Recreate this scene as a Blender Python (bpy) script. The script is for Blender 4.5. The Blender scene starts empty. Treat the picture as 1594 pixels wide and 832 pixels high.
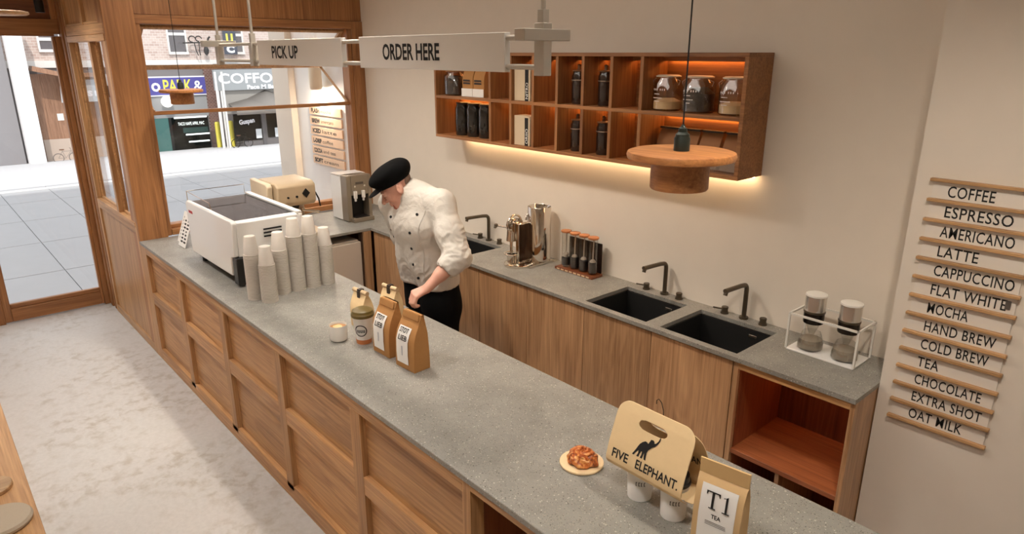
import bpy, bmesh, math, random
import numpy as np
from mathutils import Vector, Matrix, noise
from mathutils.bvhtree import BVHTree
random.seed(7)
sc = bpy.context.scene
COL = sc.collection
PI = math.pi

# ------------------------------------------------------------------ camera
cam = bpy.data.cameras.new('camera'); cam_o = bpy.data.objects.new('camera', cam); COL.objects.link(cam_o)
cam.sensor_width = 36.0; cam.lens = 1061.0 / 1594.0 * 36.0; cam.clip_start = 0.05; cam.clip_end = 300
cam_o.location = (5.66, -1.207, 2.32)
_th, _ya = math.radians(17.4493), math.radians(41.5873)
_F = Vector((-math.cos(_ya), math.sin(_ya), 0)); _Z = Vector((0, 0, 1))
_w = _F * math.cos(_th) - _Z * math.sin(_th); _u = _F * math.sin(_th) + _Z * math.cos(_th); _r = _F.cross(_Z)
cam_o.rotation_euler = Matrix((_r, _u, -_w)).transposed().to_euler()
sc.camera = cam_o

# ------------------------------------------------------------------ sky, sun, exposure
world = bpy.data.worlds.new('World'); sc.world = world; world.use_nodes = True
bg = world.node_tree.nodes['Background']; bg.inputs[0].default_value = (0.92, 0.96, 1.0, 1); bg.inputs[1].default_value = 1.7
def lamp(name, kind, loc, energy, color, target=None, **kw):
    l = bpy.data.lights.new(name, kind); l.energy = energy; l.color = color
    for k, v in kw.items(): setattr(l, k, v)
    o = bpy.data.objects.new(name, l); COL.objects.link(o); o.location = loc
    if target is not None:
        o.rotation_euler = (Vector(target) - Vector(loc)).to_track_quat('-Z', 'Y').to_euler()
    return o
sun = lamp('sun', 'SUN', (0, 0, 30), 2.6, (1, .96, .9), target=(-10, 3, 18.5), angle=.01)
WARM = (1.0, .89, .76); WARMER = (1.0, .78, .56)
# ceiling downlights over the working aisle, washing the back wall
for i, (x, e) in enumerate(((1.0, 72), (2.5, 88), (5.25, 74))):
    lamp('downlight', 'SPOT', (x, .5, 3.0), e, WARM, target=(x, .95, 0), spot_size=2.2, spot_blend=.9, shadow_soft_size=.05)
# ceiling downlights over the customers' side
for i, (x, e) in enumerate(((-.4, 80), (1.3, 75), (3.0, 70), (4.9, 75))):
    lamp('downlight', 'SPOT', (x, -.75, 3.0), e, (1, .95, .89), target=(x, -.65, 0), spot_size=2.3, spot_blend=.9, shadow_soft_size=.08)
# soft unseen fill light added under the ceiling to lift the room
lamp('ceiling_fill', 'AREA', (2.4, .5, 3.02), 24, (1, .93, .84), target=(2.4, .5, 0), shape='RECTANGLE', size=4.5, size_y=.6)
sc.view_settings.view_transform = 'Standard'; sc.view_settings.look = 'None'
sc.view_settings.exposure = 0.0; sc.view_settings.gamma = 1.0
try: sc.view_settings.use_curve_mapping = False
except Exception: pass

# ------------------------------------------------------------------ materials
MATS = {}
def newmat(name):
    m = bpy.data.materials.new(name); m.use_nodes = True
    nt = m.node_tree; b = nt.nodes['Principled BSDF']; MATS[name] = m
    return m, nt, b
def N(nt, t, **kw):
    n = nt.nodes.new(t)
    for k, v in kw.items(): setattr(n, k, v)
    return n
def srgb(r, g, b):
    f = lambda c: (c / 255 / 12.92) if c / 255 <= .04045 else ((c / 255 + .055) / 1.055) ** 2.4
    return (f(r), f(g), f(b), 1)
def plain(name, rgb, rough=.5, metal=0., bump=0., bscale=60, emit=None, estr=0, var=0., coat=0.):
    if name in MATS: return MATS[name]
    m, nt, b = newmat(name); c = srgb(*rgb)
    b.inputs['Base Color'].default_value = c; b.inputs['Roughness'].default_value = rough; b.inputs['Metallic'].default_value = metal
    if coat: b.inputs['Coat Weight'].default_value = coat
    if emit: b.inputs['Emission Color'].default_value = srgb(*emit); b.inputs['Emission Strength'].default_value = estr
    tc = N(nt, 'ShaderNodeTexCoord'); nz = N(nt, 'ShaderNodeTexNoise'); nz.inputs['Scale'].default_value = bscale; nz.inputs['Detail'].default_value = 4
    nt.links.new(tc.outputs['Object'], nz.inputs['Vector'])
    if var:
        mx = N(nt, 'ShaderNodeMixRGB'); mx.inputs[1].default_value = tuple(x * (1 - var) for x in c[:3]) + (1,); mx.inputs[2].default_value = tuple(min(1, x * (1 + var)) for x in c[:3]) + (1,)
        nt.links.new(nz.outputs['Fac'], mx.inputs[0]); nt.links.new(mx.outputs[0], b.inputs['Base Color'])
    if bump:
        bp = N(nt, 'ShaderNodeBump'); bp.inputs['Strength'].default_value = bump; bp.inputs['Distance'].default_value = .01
        nt.links.new(nz.outputs['Fac'], bp.inputs['Height']); nt.links.new(bp.outputs[0], b.inputs['Normal'])
    return m
def wood(name, dark, light, axis, rough=.45, grain=1.0, ring=.5):
    """oak-like wood, grain along the given object axis"""
    if name in MATS: return MATS[name]
    m, nt, b = newmat(name); L = nt.links.new
    tc = N(nt, 'ShaderNodeTexCoord'); oi = N(nt, 'ShaderNodeObjectInfo')
    ad = N(nt, 'ShaderNodeVectorMath', operation='MULTIPLY_ADD')
    L(oi.outputs['Random'], ad.inputs[0]); ad.inputs[1].default_value = (3.1, 5.7, 4.3); L(tc.outputs['Object'], ad.inputs[2])
    def mapped(al, ac):
        mp = N(nt, 'ShaderNodeMapping'); s = [ac, ac, ac]; s['XYZ'.index(axis)] = al
        mp.inputs['Scale'].default_value = s; L(ad.outputs[0], mp.inputs['Vector']); return mp
    n1 = N(nt, 'ShaderNodeTexNoise'); n1.inputs['Scale'].default_value = 1; n1.inputs['Detail'].default_value = 7; n1.inputs['Roughness'].default_value = .65
    L(mapped(2.2, 95 * grain).outputs[0], n1.inputs['Vector'])
    n2 = N(nt, 'ShaderNodeTexNoise'); n2.inputs['Scale'].default_value = 1; n2.inputs['Detail'].default_value = 3; n2.inputs['Distortion'].default_value = 1.2
    L(mapped(.9, 9 * grain).outputs[0], n2.inputs['Vector'])
    ml = N(nt, 'ShaderNodeMath', operation='MULTIPLY'); L(n2.outputs['Fac'], ml.inputs[0]); ml.inputs[1].default_value = 9.0
    sn = N(nt, 'ShaderNodeMath', operation='SINE'); m2 = N(nt, 'ShaderNodeMath', operation='MULTIPLY'); L(ml.outputs[0], m2.inputs[0]); m2.inputs[1].default_value = 3.0; L(m2.outputs[0], sn.inputs[0])
    a1 = N(nt, 'ShaderNodeMath', operation='MULTIPLY_ADD'); L(sn.outputs[0], a1.inputs[0]); a1.inputs[1].default_value = .13 * ring; L(n1.outputs['Fac'], a1.inputs[2])
    a2 = N(nt, 'ShaderNodeMath', operation='MULTIPLY_ADD'); L(n2.outputs['Fac'], a2.inputs[0]); a2.inputs[1].default_value = .35; L(a1.outputs[0], a2.inputs[2])
    rp = N(nt, 'ShaderNodeValToRGB'); e = rp.color_ramp.elements
    e[0].position = .42; e[0].color = srgb(*dark); e[1].position = .88; e[1].color = srgb(*light)
    L(a2.outputs[0], rp.inputs[0])
    hv = N(nt, 'ShaderNodeHueSaturation'); mr = N(nt, 'ShaderNodeMapRange'); mr.inputs['To Min'].default_value = .88; mr.inputs['To Max'].default_value = 1.12
    L(oi.outputs['Random'], mr.inputs['Value']); L(mr.outputs[0], hv.inputs['Value']); L(rp.outputs[0], hv.inputs['Color']); L(hv.outputs[0], b.inputs['Base Color'])
    b.inputs['Roughness'].default_value = rough
    bp = N(nt, 'ShaderNodeBump'); bp.inputs['Strength'].default_value = .12; bp.inputs['Distance'].default_value = .003; L(n1.outputs['Fac'], bp.inputs['Height']); L(bp.outputs[0], b.inputs['Normal'])
    return m
def thin_glass(name, tint=(1, 1, 1), refl=1.0, rough=.02, density=.0):
    """single-sheet glass: clear with Fresnel reflections"""
    if name in MATS: return MATS[name]
    m, nt, b = newmat(name); nt.nodes.remove(b); out = nt.nodes['Material Output']
    tr = N(nt, 'ShaderNodeBsdfTransparent'); tr.inputs[0].default_value = (*tint, 1)
    gl = N(nt, 'ShaderNodeBsdfGlossy'); gl.inputs['Roughness'].default_value = rough
    lw = N(nt, 'ShaderNodeLayerWeight'); lw.inputs['Blend'].default_value = .5
    pw = N(nt, 'ShaderNodeMath', operation='POWER'); pw.inputs[1].default_value = 4.0; nt.links.new(lw.outputs['Facing'], pw.inputs[0])
    mm = N(nt, 'ShaderNodeMath', operation='MULTIPLY_ADD'); mm.inputs[1].default_value = .7 * refl; mm.inputs[2].default_value = .035 * refl + density; mm.use_clamp = True
    nt.links.new(pw.outputs[0], mm.inputs[0])
    mx = N(nt, 'ShaderNodeMixShader'); nt.links.new(mm.outputs[0], mx.inputs[0]); nt.links.new(tr.outputs[0], mx.inputs[1]); nt.links.new(gl.outputs[0], mx.inputs[2]); nt.links.new(mx.outputs[0], out.inputs[0])
    return m
def glow(name, rgb, strength):
    if name in MATS: return MATS[name]
    m, nt, b = newmat(name); b.inputs['Base Color'].default_value = (.8, .8, .8, 1)
    b.inputs['Emission Color'].default_value = srgb(*rgb); b.inputs['Emission Strength'].default_value = strength
    return m
def terrazzo(name, base, scale=1.0):
    m, nt, b = newmat(name); L = nt.links.new
    tc = N(nt, 'ShaderNodeTexCoord')
    n = N(nt, 'ShaderNodeTexNoise'); n.inputs['Scale'].default_value = 7; n.inputs['Detail'].default_value = 8; n.inputs['Roughness'].default_value = .7; L(tc.outputs['Object'], n.inputs['Vector'])
    c = srgb(*base)
    r0 = N(nt, 'ShaderNodeValToRGB'); r0.color_ramp.elements[0].position = .3; r0.color_ramp.elements[1].position = .7
    r0.color_ramp.elements[0].color = tuple(x * .8 for x in c[:3]) + (1,); r0.color_ramp.elements[1].color = tuple(min(1, x * 1.15) for x in c[:3]) + (1,); L(n.outputs['Fac'], r0.inputs[0])
    prev = r0.outputs[0]
    for sc_, lim, dist, col in ((150, .93, .34, (206, 200, 190)), (190, .80, .32, (70, 62, 54)), (75, .965, .26, (196, 188, 176)), (110, .955, .28, (52, 46, 40)), (260, .74, .34, (176, 166, 150))):
        v = N(nt, 'ShaderNodeTexVoronoi'); v.inputs['Scale'].default_value = sc_ * scale; L(tc.outputs['Object'], v.inputs['Vector'])
        sp = N(nt, 'ShaderNodeSeparateColor'); L(v.outputs['Color'], sp.inputs[0])
        g = N(nt, 'ShaderNodeMath', operation='GREATER_THAN'); L(sp.outputs[0], g.inputs[0]); g.inputs[1].default_value = lim
        l = N(nt, 'ShaderNodeMath', operation='LESS_THAN'); L(v.outputs['Distance'], l.inputs[0]); l.inputs[1].default_value = dist
        f = N(nt, 'ShaderNodeMath', operation='MULTIPLY'); L(g.outputs[0], f.inputs[0]); L(l.outputs[0], f.inputs[1])
        f2 = N(nt, 'ShaderNodeMath', operation='MULTIPLY'); L(f.outputs[0], f2.inputs[0]); f2.inputs[1].default_value = .8
        mx = N(nt, 'ShaderNodeMixRGB'); L(f2.outputs[0], mx.inputs[0]); L(prev, mx.inputs[1]); mx.inputs[2].default_value = srgb(*col); prev = mx.outputs[0]
    L(prev, b.inputs['Base Color']); b.inputs['Roughness'].default_value = .47
    return m
def concrete_floor(name):
    m, nt, b = newmat(name); L = nt.links.new
    tc = N(nt, 'ShaderNodeTexCoord')
    def nz(s, d, rough=.6, dist=0):
        n = N(nt, 'ShaderNodeTexNoise'); n.inputs['Scale'].default_value = s; n.inputs['Detail'].default_value = d; n.inputs['Roughness'].default_value = rough; n.inputs['Distortion'].default_value = dist; L(tc.outputs['Object'], n.inputs['Vector']); return n
    a = nz(1.6, 3); f = nz(13, 5, .6, .3); g = nz(40, 4)
    r1 = N(nt, 'ShaderNodeValToRGB'); r1.color_ramp.elements[0].position = .47; r1.color_ramp.elements[1].position = .66; L(f.outputs['Fac'], r1.inputs[0])
    r2 = N(nt, 'ShaderNodeValToRGB'); r2.color_ramp.elements[0].position = .40; r2.color_ramp.elements[1].position = .60; L(a.outputs['Fac'], r2.inputs[0])
    mu = N(nt, 'ShaderNodeMath', operation='MULTIPLY'); L(r1.outputs[0], mu.inputs[0]); L(r2.outputs[0], mu.inputs[1])
    mx = N(nt, 'ShaderNodeMixRGB'); mx.inputs[1].default_value = srgb(214, 211, 207); mx.inputs[2].default_value = srgb(190, 182, 171); L(mu.outputs[0], mx.inputs[0])
    mm = N(nt, 'ShaderNodeMixRGB', blend_type='MULTIPLY'); mm.inputs[0].default_value = .25; L(mx.outputs[0], mm.inputs[1]); L(g.outputs['Fac'], mm.inputs[2])
    L(mm.outputs[0], b.inputs['Base Color']); b.inputs['Roughness'].default_value = .5
    bp = N(nt, 'ShaderNodeBump'); bp.inputs['Strength'].default_value = .08; bp.inputs['Distance'].default_value = .01; L(f.outputs['Fac'], bp.inputs['Height']); L(bp.outputs[0], b.inputs['Normal'])
    return m
def brickmat(name, c1, c2, mortar, scale=5.0):
    m, nt, b = newmat(name); L = nt.links.new
    tc = N(nt, 'ShaderNodeTexCoord'); sp = N(nt, 'ShaderNodeSeparateXYZ'); cb = N(nt, 'ShaderNodeCombineXYZ')
    L(tc.outputs['Object'], sp.inputs[0]); L(sp.outputs['Y'], cb.inputs['X']); L(sp.outputs['Z'], cb.inputs['Y'])
    br = N(nt, 'ShaderNodeTexBrick'); br.inputs['Scale'].default_value = scale; br.inputs['Color1'].default_value = srgb(*c1); br.inputs['Color2'].default_value = srgb(*c2); br.inputs['Mortar'].default_value = srgb(*mortar); br.inputs['Mortar Size'].default_value = .02
    L(cb.outputs[0], br.inputs['Vector']); L(br.outputs['Color'], b.inputs['Base Color']); b.inputs['Roughness'].default_value = .8
    return m

OAKX = wood('oak_x', (148, 104, 64), (202, 156, 106), 'X'); OAKZ = wood('oak_z', (148, 104, 64), (202, 156, 106), 'Z'); OAKY = wood('oak_y', (148, 104, 64), (202, 156, 106), 'Y')
CABZ = wood('cabinet_oak_z', (144, 106, 74), (194, 153, 113), 'Z', rough=.3)
DKZ = wood('frame_oak_z', (130, 84, 48), (178, 124, 76), 'Z'); DKY = wood('frame_oak_y', (130, 84, 48), (178, 124, 76), 'Y'); DKX = wood('frame_oak_x', (130, 84, 48), (178, 124, 76), 'X')
SHX = wood('shelf_oak_x', (116, 74, 43), (166, 114, 69), 'X'); SHZ = wood('shelf_oak_z', (116, 74, 43), (166, 114, 69), 'Z')
LAMPW = wood('lamp_oak', (144, 88, 47), (196, 134, 78), 'X')
PALEW = wood('pale_oak_x', (158, 118, 76), (204, 160, 112), 'X')
TERR = terrazzo('terrazzo', (141, 138, 131))
FLOOR = concrete_floor('trowelled_concrete')
PLASTER = plain('beige_plaster', (226, 216, 202), .85, bump=.05, bscale=9, var=.03)
PLASTER2 = plain('beige_plaster_right', (223, 213, 200), .85, bump=.05, bscale=9, var=.03)
CEIL = plain('ceiling_paint', (232, 226, 218), .9)
GLASS = thin_glass('window_glass'); JARG = thin_glass('jar_glass', (.97, .97, .96), 1.3, .03, .03)
CHROME = plain('chrome', (225, 218, 208), .07, 1.0); STEEL = plain('brushed_steel', (190, 180, 168), .28, 1.0)
BLACKM = plain('black_metal', (34, 32, 30), .4, .6); BLACK = plain('black', (14, 13, 13), .6); GUN = plain('gunmetal', (96, 86, 72), .38, .7)
SINKM = plain('sink_composite', (26, 25, 24), .55, bump=.05, bscale=300)
KRAFT = plain('kraft_paper', (176, 126, 72), .8, bump=.12, bscale=40, var=.06); KRAFTL = plain('pale_kraft', (226, 198, 152), .8, bump=.05, bscale=40, var=.04); KRAFTT = plain('tea_kraft', (206, 172, 124), .8, bump=.06, bscale=40, var=.05)
WHITEP = plain('white_paper', (238, 235, 230), .8); INK = plain('ink', (20, 19, 19), .7); CUPP = plain('cup_paper', (208, 200, 190), .75, var=.02)
CERAM = plain('ceramic', (236, 232, 224), .25); SIGNG = plain('sign_grey', (230, 226, 220), .6); SIGNF = plain('sign_frame', (190, 182, 170), .45, .2)
WHITEM = plain('machine_white', (240, 238, 234), .22, coat=.4); BEIGE = plain('machine_beige', (200, 178, 146), .4); TAUPE = plain('taupe_metal', (150, 138, 122), .35, .5)
LED = glow('led_warm', (255, 176, 96), 18.0)

# ------------------------------------------------------------------ mesh helpers
class MB:
    def __init__(s): s.v = []; s.f = []; s.sm = []
    def add(s, vs, fs, smooth=False):
        o = len(s.v); s.v += [tuple(v) for v in vs]; s.f += [tuple(i + o for i in f) for f in fs]; s.sm += [smooth] * len(fs); return s
    def box(s, a, b):
        x0, y0, z0 = [min(p, q) for p, q in zip(a, b)]; x1, y1, z1 = [max(p, q) for p, q in zip(a, b)]
        return s.add([(x0, y0, z0), (x1, y0, z0), (x1, y1, z0), (x0, y1, z0), (x0, y0, z1), (x1, y0, z1), (x1, y1, z1), (x0, y1, z1)],
                     [(0, 3, 2, 1), (4, 5, 6, 7), (0, 1, 5, 4), (1, 2, 6, 5), (2, 3, 7, 6), (3, 0, 4, 7)])
    def cyl(s, a, b, r, r2=None, n=16, caps=True):
        a, b = Vector(a), Vector(b); d = (b - a).normalized(); r2 = r if r2 is None else r2
        e1 = d.orthogonal().normalized(); e2 = d.cross(e1); vs = []
        for c, rr in ((a, r), (b, r2)):
            for i in range(n):
                t = 2 * PI * i / n; vs.append(c + (e1 * math.cos(t) + e2 * math.sin(t)) * rr)
        s.add(vs, [(i, (i + 1) % n, n + (i + 1) % n, n + i) for i in range(n)], True)
        if caps: s.add(vs, [tuple(range(n - 1, -1, -1)), tuple(range(n, 2 * n))])
        return s
    def lathe(s, prof, c=(0, 0, 0), n=28, smooth=True):
        vs = []; fs = []; m = len(prof)
        for i in range(n):
            t = 2 * PI * i / n
            for r, z in prof: vs.append((c[0] + r * math.cos(t), c[1] + r * math.sin(t), c[2] + z))
        for i in range(n):
            j = (i + 1) % n
            for k in range(m - 1):
                if prof[k][0] < 1e-6 and prof[k + 1][0] < 1e-6: continue
                fs.append((i * m + k, j * m + k, j * m + k + 1, i * m + k + 1))
        return s.add(vs, fs, smooth)
    def tube(s, pts, r, n=10, closed=False):
        pts = [Vector(p) for p in pts]; rings = []; prev = None; m = len(pts)
        for i, p in enumerate(pts):
            if closed: d = pts[(i + 1) % m] - pts[i - 1]
            else: d = pts[min(i + 1, m - 1)] - pts[max(i - 1, 0)]
            d.normalize()
            e = d.orthogonal().normalized() if prev is None else (prev - d * prev.dot(d)).normalized()
            prev = e; f = d.cross(e); rr = r[i] if isinstance(r, (list, tuple)) else r
            rings.append([p + (e * math.cos(2 * PI * k / n) + f * math.sin(2 * PI * k / n)) * rr for k in range(n)])
        vs = [v for q in rings for v in q]; fs = []
        for i in range(m if closed else m - 1):
            j = (i + 1) % m
            for k in range(n): fs.append((i * n + k, i * n + (k + 1) % n, j * n + (k + 1) % n, j * n + k))
        s.add(vs, fs, True)
        if not closed: s.add(vs, [tuple(range(n - 1, -1, -1)), tuple(range((m - 1) * n, m * n))])
        return s
    def loft(s, rings, smooth=False, caps=True):
        n = len(rings[0]); vs = [v for q in rings for v in q]; fs = []
        for i in range(len(rings) - 1):
            for k in range(n): fs.append((i * n + k, i * n + (k + 1) % n, (i + 1) * n + (k + 1) % n, (i + 1) * n + k))
        s.add(vs, fs, smooth)
        if caps: s.add(vs, [tuple(range(n - 1, -1, -1)), tuple(range(len(vs) - n, len(vs)))])
        return s
    def prism(s, poly, o, ex, ey, ez, depth):
        """2-D polygon in the plane (ex, ey) at o, extruded by depth along ez"""
        o, ex, ey, ez = Vector(o), Vector(ex), Vector(ey), Vector(ez); n = len(poly)
        a = [o + ex * p[0] + ey * p[1] for p in poly]; b = [p + ez * depth for p in a]
        return s.add(a + b, [tuple(range(n - 1, -1, -1)), tuple(range(n, 2 * n))] + [(i, (i + 1) % n, n + (i + 1) % n, n + i) for i in range(n)])
    def quad(s, a, b, c, d): return s.add([a, b, c, d], [(0, 1, 2, 3)])
    def mesh(s, name):
        me = bpy.data.meshes.new(name); me.from_pydata(s.v, [], s.f); me.polygons.foreach_set('use_smooth', s.sm)
        me.validate(); me.update()
        bm = bmesh.new(); bm.from_mesh(me); bmesh.ops.remove_doubles(bm, verts=bm.verts, dist=1e-6); bmesh.ops.recalc_face_normals(bm, faces=bm.faces); bm.to_mesh(me); bm.free()
        me.set_sharp_from_angle(angle=.7)
        return me
def link(name, me, mat, parent=None, bevel=0., seg=2):
    o = bpy.data.objects.new(name, me); COL.objects.link(o)
    if mat is not None and not me.materials: me.materials.append(mat)
    if parent is not None: o.parent = parent
    if bevel:
        m = o.modifiers.new('bevel', 'BEVEL'); m.width = bevel; m.segments = seg; m.limit_method = 'ANGLE'; m.angle_limit = .6
    return o
def part(name, mb, mat, parent, bevel=0., label=None, seg=2):
    o = link(name, mb.mesh(name), mat, parent, bevel, seg)
    if label: o['label'] = label
    return o
def thing(name, label, cat, loc=(0, 0, 0), rotz=0., group=None):
    o = bpy.data.objects.new(name, None); COL.objects.link(o); o.location = loc; o.rotation_euler = (0, 0, rotz); o.empty_display_size = .05
    o['label'] = label; o['category'] = cat
    if group: o['group'] = group
    return o
def solo(name, mb, mat, label, cat, loc=(0, 0, 0), rotz=0., group=None, bevel=0.):
    o = link(name, mb.mesh(name), mat, None, bevel); o.location = loc; o.rotation_euler = (0, 0, rotz); o['label'] = label; o['category'] = cat
    if group: o['group'] = group
    return o
def struct(name, mb=None, mat=None, loc=(0, 0, 0), bevel=0.):
    if mb is None:
        o = bpy.data.objects.new(name, None); COL.objects.link(o)
    else: o = link(name, mb.mesh(name), mat, None, bevel)
    o.location = loc; o['kind'] = 'structure'; return o
def dup(root, loc, label=None, rotz=None, group=None):
    r = root.copy(); COL.objects.link(r); r.location = loc
    if rotz is not None: r.rotation_euler = (0, 0, rotz)
    if label: r['label'] = label
    if group: r['group'] = group
    for ch in list(root.children):
        c = ch.copy(); COL.objects.link(c); c.parent = r
        for g in list(ch.children):
            d = g.copy(); COL.objects.link(d); d.parent = c
    return r
def piece(name, me, mat, parent, loc=(0, 0, 0), bevel=0.):
    """a copy of an alike piece sharing mesh data"""
    o = link(name, me, mat, parent, bevel); o.location = loc; return o
def bx(a, b): return MB().box(a, b)
def text(s, size, o, right, up, mat, parent, name='lettering', xs=1.0, space=1.0, align='LEFT', width=None, bold=0.):
    """flat lettering, one mesh per word"""
    ws_ = s.split()
    if len(ws_) == 1: return text1(s, size, o, right, up, mat, parent, name, xs, space, align, width, bold)
    full, fx0 = text_mesh(s, size, space, bold); tot = full - fx0
    if width: xs = width / tot
    r = Vector(right).normalized(); last = None; pos = 0
    for i, w_ in enumerate(ws_):
        pre, p0 = text_mesh(' '.join(ws_[:i + 1]), size, space, bold); ww, w0 = text_mesh(w_, size, space, bold)
        last = text1(w_, size, Vector(o) + r * ((pre - ww) * xs), right, up, mat, parent, name, xs, space, 'LEFT', None, bold)
    return last
def text_mesh(s, size, space, bold):
    cu = bpy.data.curves.new('txt', 'FONT'); cu.body = s; cu.size = size; cu.space_character = space; cu.offset = bold; cu.resolution_u = 1
    ob = bpy.data.objects.new('txt', cu); COL.objects.link(ob); dg = bpy.context.evaluated_depsgraph_get(); me = bpy.data.meshes.new_from_object(ob.evaluated_get(dg)); bpy.data.objects.remove(ob); bpy.data.curves.remove(cu)
    x = [v.co.x for v in me.vertices]; bpy.data.meshes.remove(me); return max(x), min(x)
def text1(s, size, o, right, up, mat, parent, name='lettering', xs=1.0, space=1.0, align='LEFT', width=None, bold=0.):
    cu = bpy.data.curves.new('txt', 'FONT'); cu.body = s; cu.size = size; cu.space_character = space; cu.align_x = align; cu.resolution_u = 3; cu.offset = bold
    ob = bpy.data.objects.new('txt', cu); COL.objects.link(ob)
    dg = bpy.context.evaluated_depsgraph_get(); me = bpy.data.meshes.new_from_object(ob.evaluated_get(dg)); bpy.data.objects.remove(ob); bpy.data.curves.remove(cu)
    me.name = name; me.materials.clear()
    o, right, up = Vector(o), Vector(right).normalized(), Vector(up).normalized()
    if width:
        xsx = [v.co.x for v in me.vertices]; xs = width / (max(xsx) - min(xsx))
    for v in me.vertices: v.co = o + right * (v.co.x * xs) + up * v.co.y
    return link(name, me, mat, parent)

# ================================================================== SETTING
fl = MB().box((0, -1.9, -.12), (7.4, 2.04, 0)).box((-1.66, -1.9, -.12), (0, .07, 0)); struct('floor', fl, FLOOR)
ce = MB().box((-.15, -1.9, 3.05), (7.4, 2.04, 3.15)).box((-1.66, -1.9, 3.05), (-.15, .07, 3.15)); struct('ceiling', ce, CEIL)
struct('wall_back', bx((-.02, 2.038, 0), (4.78, 2.2, 3.05)), PLASTER)
struct('wall_right', bx((4.72, 1.765, 0), (7.4, 2.2, 3.05)), PLASTER2)
struct('wall_left', bx((-1.66, -2.0, 0), (7.4, -1.9, 3.05)), PLASTER)
struct('wall_rear', bx((7.4, -2.0, 0), (7.5, 2.2, 3.05)), PLASTER)
struct('upper_sun_block', bx((-.2, -14, 3.16), (9, 16, 9.8)), PLASTER)  # unseen mass above the shop, put in to keep sun off the pavement

# --- the wall with the big window (wood clad)
ws = struct('wall_street')
part('pillar', bx((-.14, .002, 0), (.03, .205, 3.05)), DKZ, ws, .003)
part('pillar_trim', bx((-.13, .205, .95), (.004, .24, 2.56)), DKZ, ws, .003)
for i, (a, b) in enumerate(((.205, .83), (.832, 1.44), (1.442, 2.036))): part('header_board', bx((-.14, a, 2.585), (.0, b, 3.05)), DKZ, ws, .002)
part('header_trim', bx((-.14, .205, 2.52), (.012, 1.93, 2.583)), DKY, ws, .003)
part('post', bx((-.14, 1.925, 0), (.012, 2.037, 2.583)), DKZ, ws, .003)
part('inner_post', bx((-.12, 1.885, 1.0), (.0, 1.924, 2.52)), DKZ, ws, .003)
part('sill', bx((-.14, .24, .955), (.02, 1.885, 1.0)), DKY, ws, .003)
part('sill_trim', bx((-.12, .24, 1.0), (-.03, 1.885, 1.03)), DKY, ws, .003)
part('apron', bx((-.14, .206, 0), (.0, 1.924, .9)), DKZ, ws)
# --- window_1
w1 = struct('window_1')
part('transom', bx((-.07, .24, 1.872), (-.03, 1.885, 1.9)), DKY, w1, .003)
part('pane', bx((-.056, .24, 1.03), (-.05, 1.885, 1.872)), GLASS, w1)
# awning sash hinged at the head, opened outward
def slab(p, q, y0, y1, w, t):
    """bar between p and q (x, z) with thickness t across"""
    d = Vector((q[0] - p[0], 0, q[1] - p[1])).normalized(); n = Vector((-d.z, 0, d.x)) * t / 2
    P, Q = Vector((p[0], 0, p[1])), Vector((q[0], 0, q[1])); vs = []
    for y in (y0, y1):
        for c, sg in ((P, -1), (P, 1), (Q, 1), (Q, -1)): vs.append((c.x + n.x * sg, y, c.z + n.z * sg))
    return MB().add(vs, [(0, 1, 2, 3), (7, 6, 5, 4), (0, 4, 5, 1), (1, 5, 6, 2), (2, 6, 7, 3), (3, 7, 4, 0)])
hp, bp_ = (-.05, 2.51), (-.52, 2.2); lerp = lambda t: (hp[0] + (bp_[0] - hp[0]) * t, hp[1] + (bp_[1] - hp[1]) * t)
sash = part('sash', slab(hp, bp_, 1.848, 1.882, 0, .024), PALEW, w1, .003)
part('sash_stile', slab(hp, bp_, .243, .277, 0, .024), PALEW, sash, .003)
part('sash_rail', slab(lerp(.94), lerp(1.0), .24, 1.885, 0, .026), PALEW, sash, .003)
part('sash_top_rail', slab(lerp(0), lerp(.05), .277, 1.848, 0, .024), PALEW, sash, .003)
part('sash_pane', slab(lerp(.05), lerp(.94), .277, 1.848, 0, .006), GLASS, sash)
for y in (1.87, .255): part('stay', MB().cyl((-.04, y, 1.9), (-.52, y, 2.2), .011), PALEW, w1)

# --- vestibule side wall with two narrow windows, flush with the counter front
wv = struct('wall_vestibule'); T = .07
VW = wood('vestibule_oak_z', (150, 108, 68), (206, 160, 110), 'Z'); VX = wood('vestibule_oak_x', (150, 108, 68), (206, 160, 110), 'X')
part('panel', bx((-1.31, .014, .075), (-.0, T, 1.0)), VW, wv)
part('stile', bx((-1.31, 0, 0), (-1.255, T - .001, 1.08)), VW, wv, .002)
part('stile', bx((-.055, 0, 0), (0, T - .001, 1.08)), VW, wv, .002)
part('rail', bx((-1.255, .001, 1.0), (-.055, T, 1.045)), VX, wv, .002)
part('rail', bx((-1.27, -.004, 1.046), (-.03, T, 1.085)), VX, wv, .003)
part('rail', bx((-1.255, 0, .0), (-.055, T, .075)), VX, wv, .003)
for a, b in ((-1.31, -1.27), (-.56, -.5), (-.07, 0.001)): part('mullion', bx((a, 0, 1.085), (b, T, 2.40)), VW, wv, .002)
part('head', bx((-1.31, -.004, 2.402), (0, T, 2.45)), VX, wv, .003)
part('head', bx((-1.31, 0, 2.452), (0, T, 2.525)), VX, wv, .003)
for a, b in ((-1.31, -1.275), (-.70, -.62), (-.05, 0)): part('upper_stile', bx((a, 0, 2.526), (b, T, 3.05)), VW, wv, .002)
for a, b in ((-1.275, -.70), (-.62, -.05)):
    part('upper_panel', bx((a, .025, 2.526), (b, T, 3.05)), VW, wv)
    part('bead', bx((a, .004, 2.526), (b, .025, 2.545)), VX, wv, .003)
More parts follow.
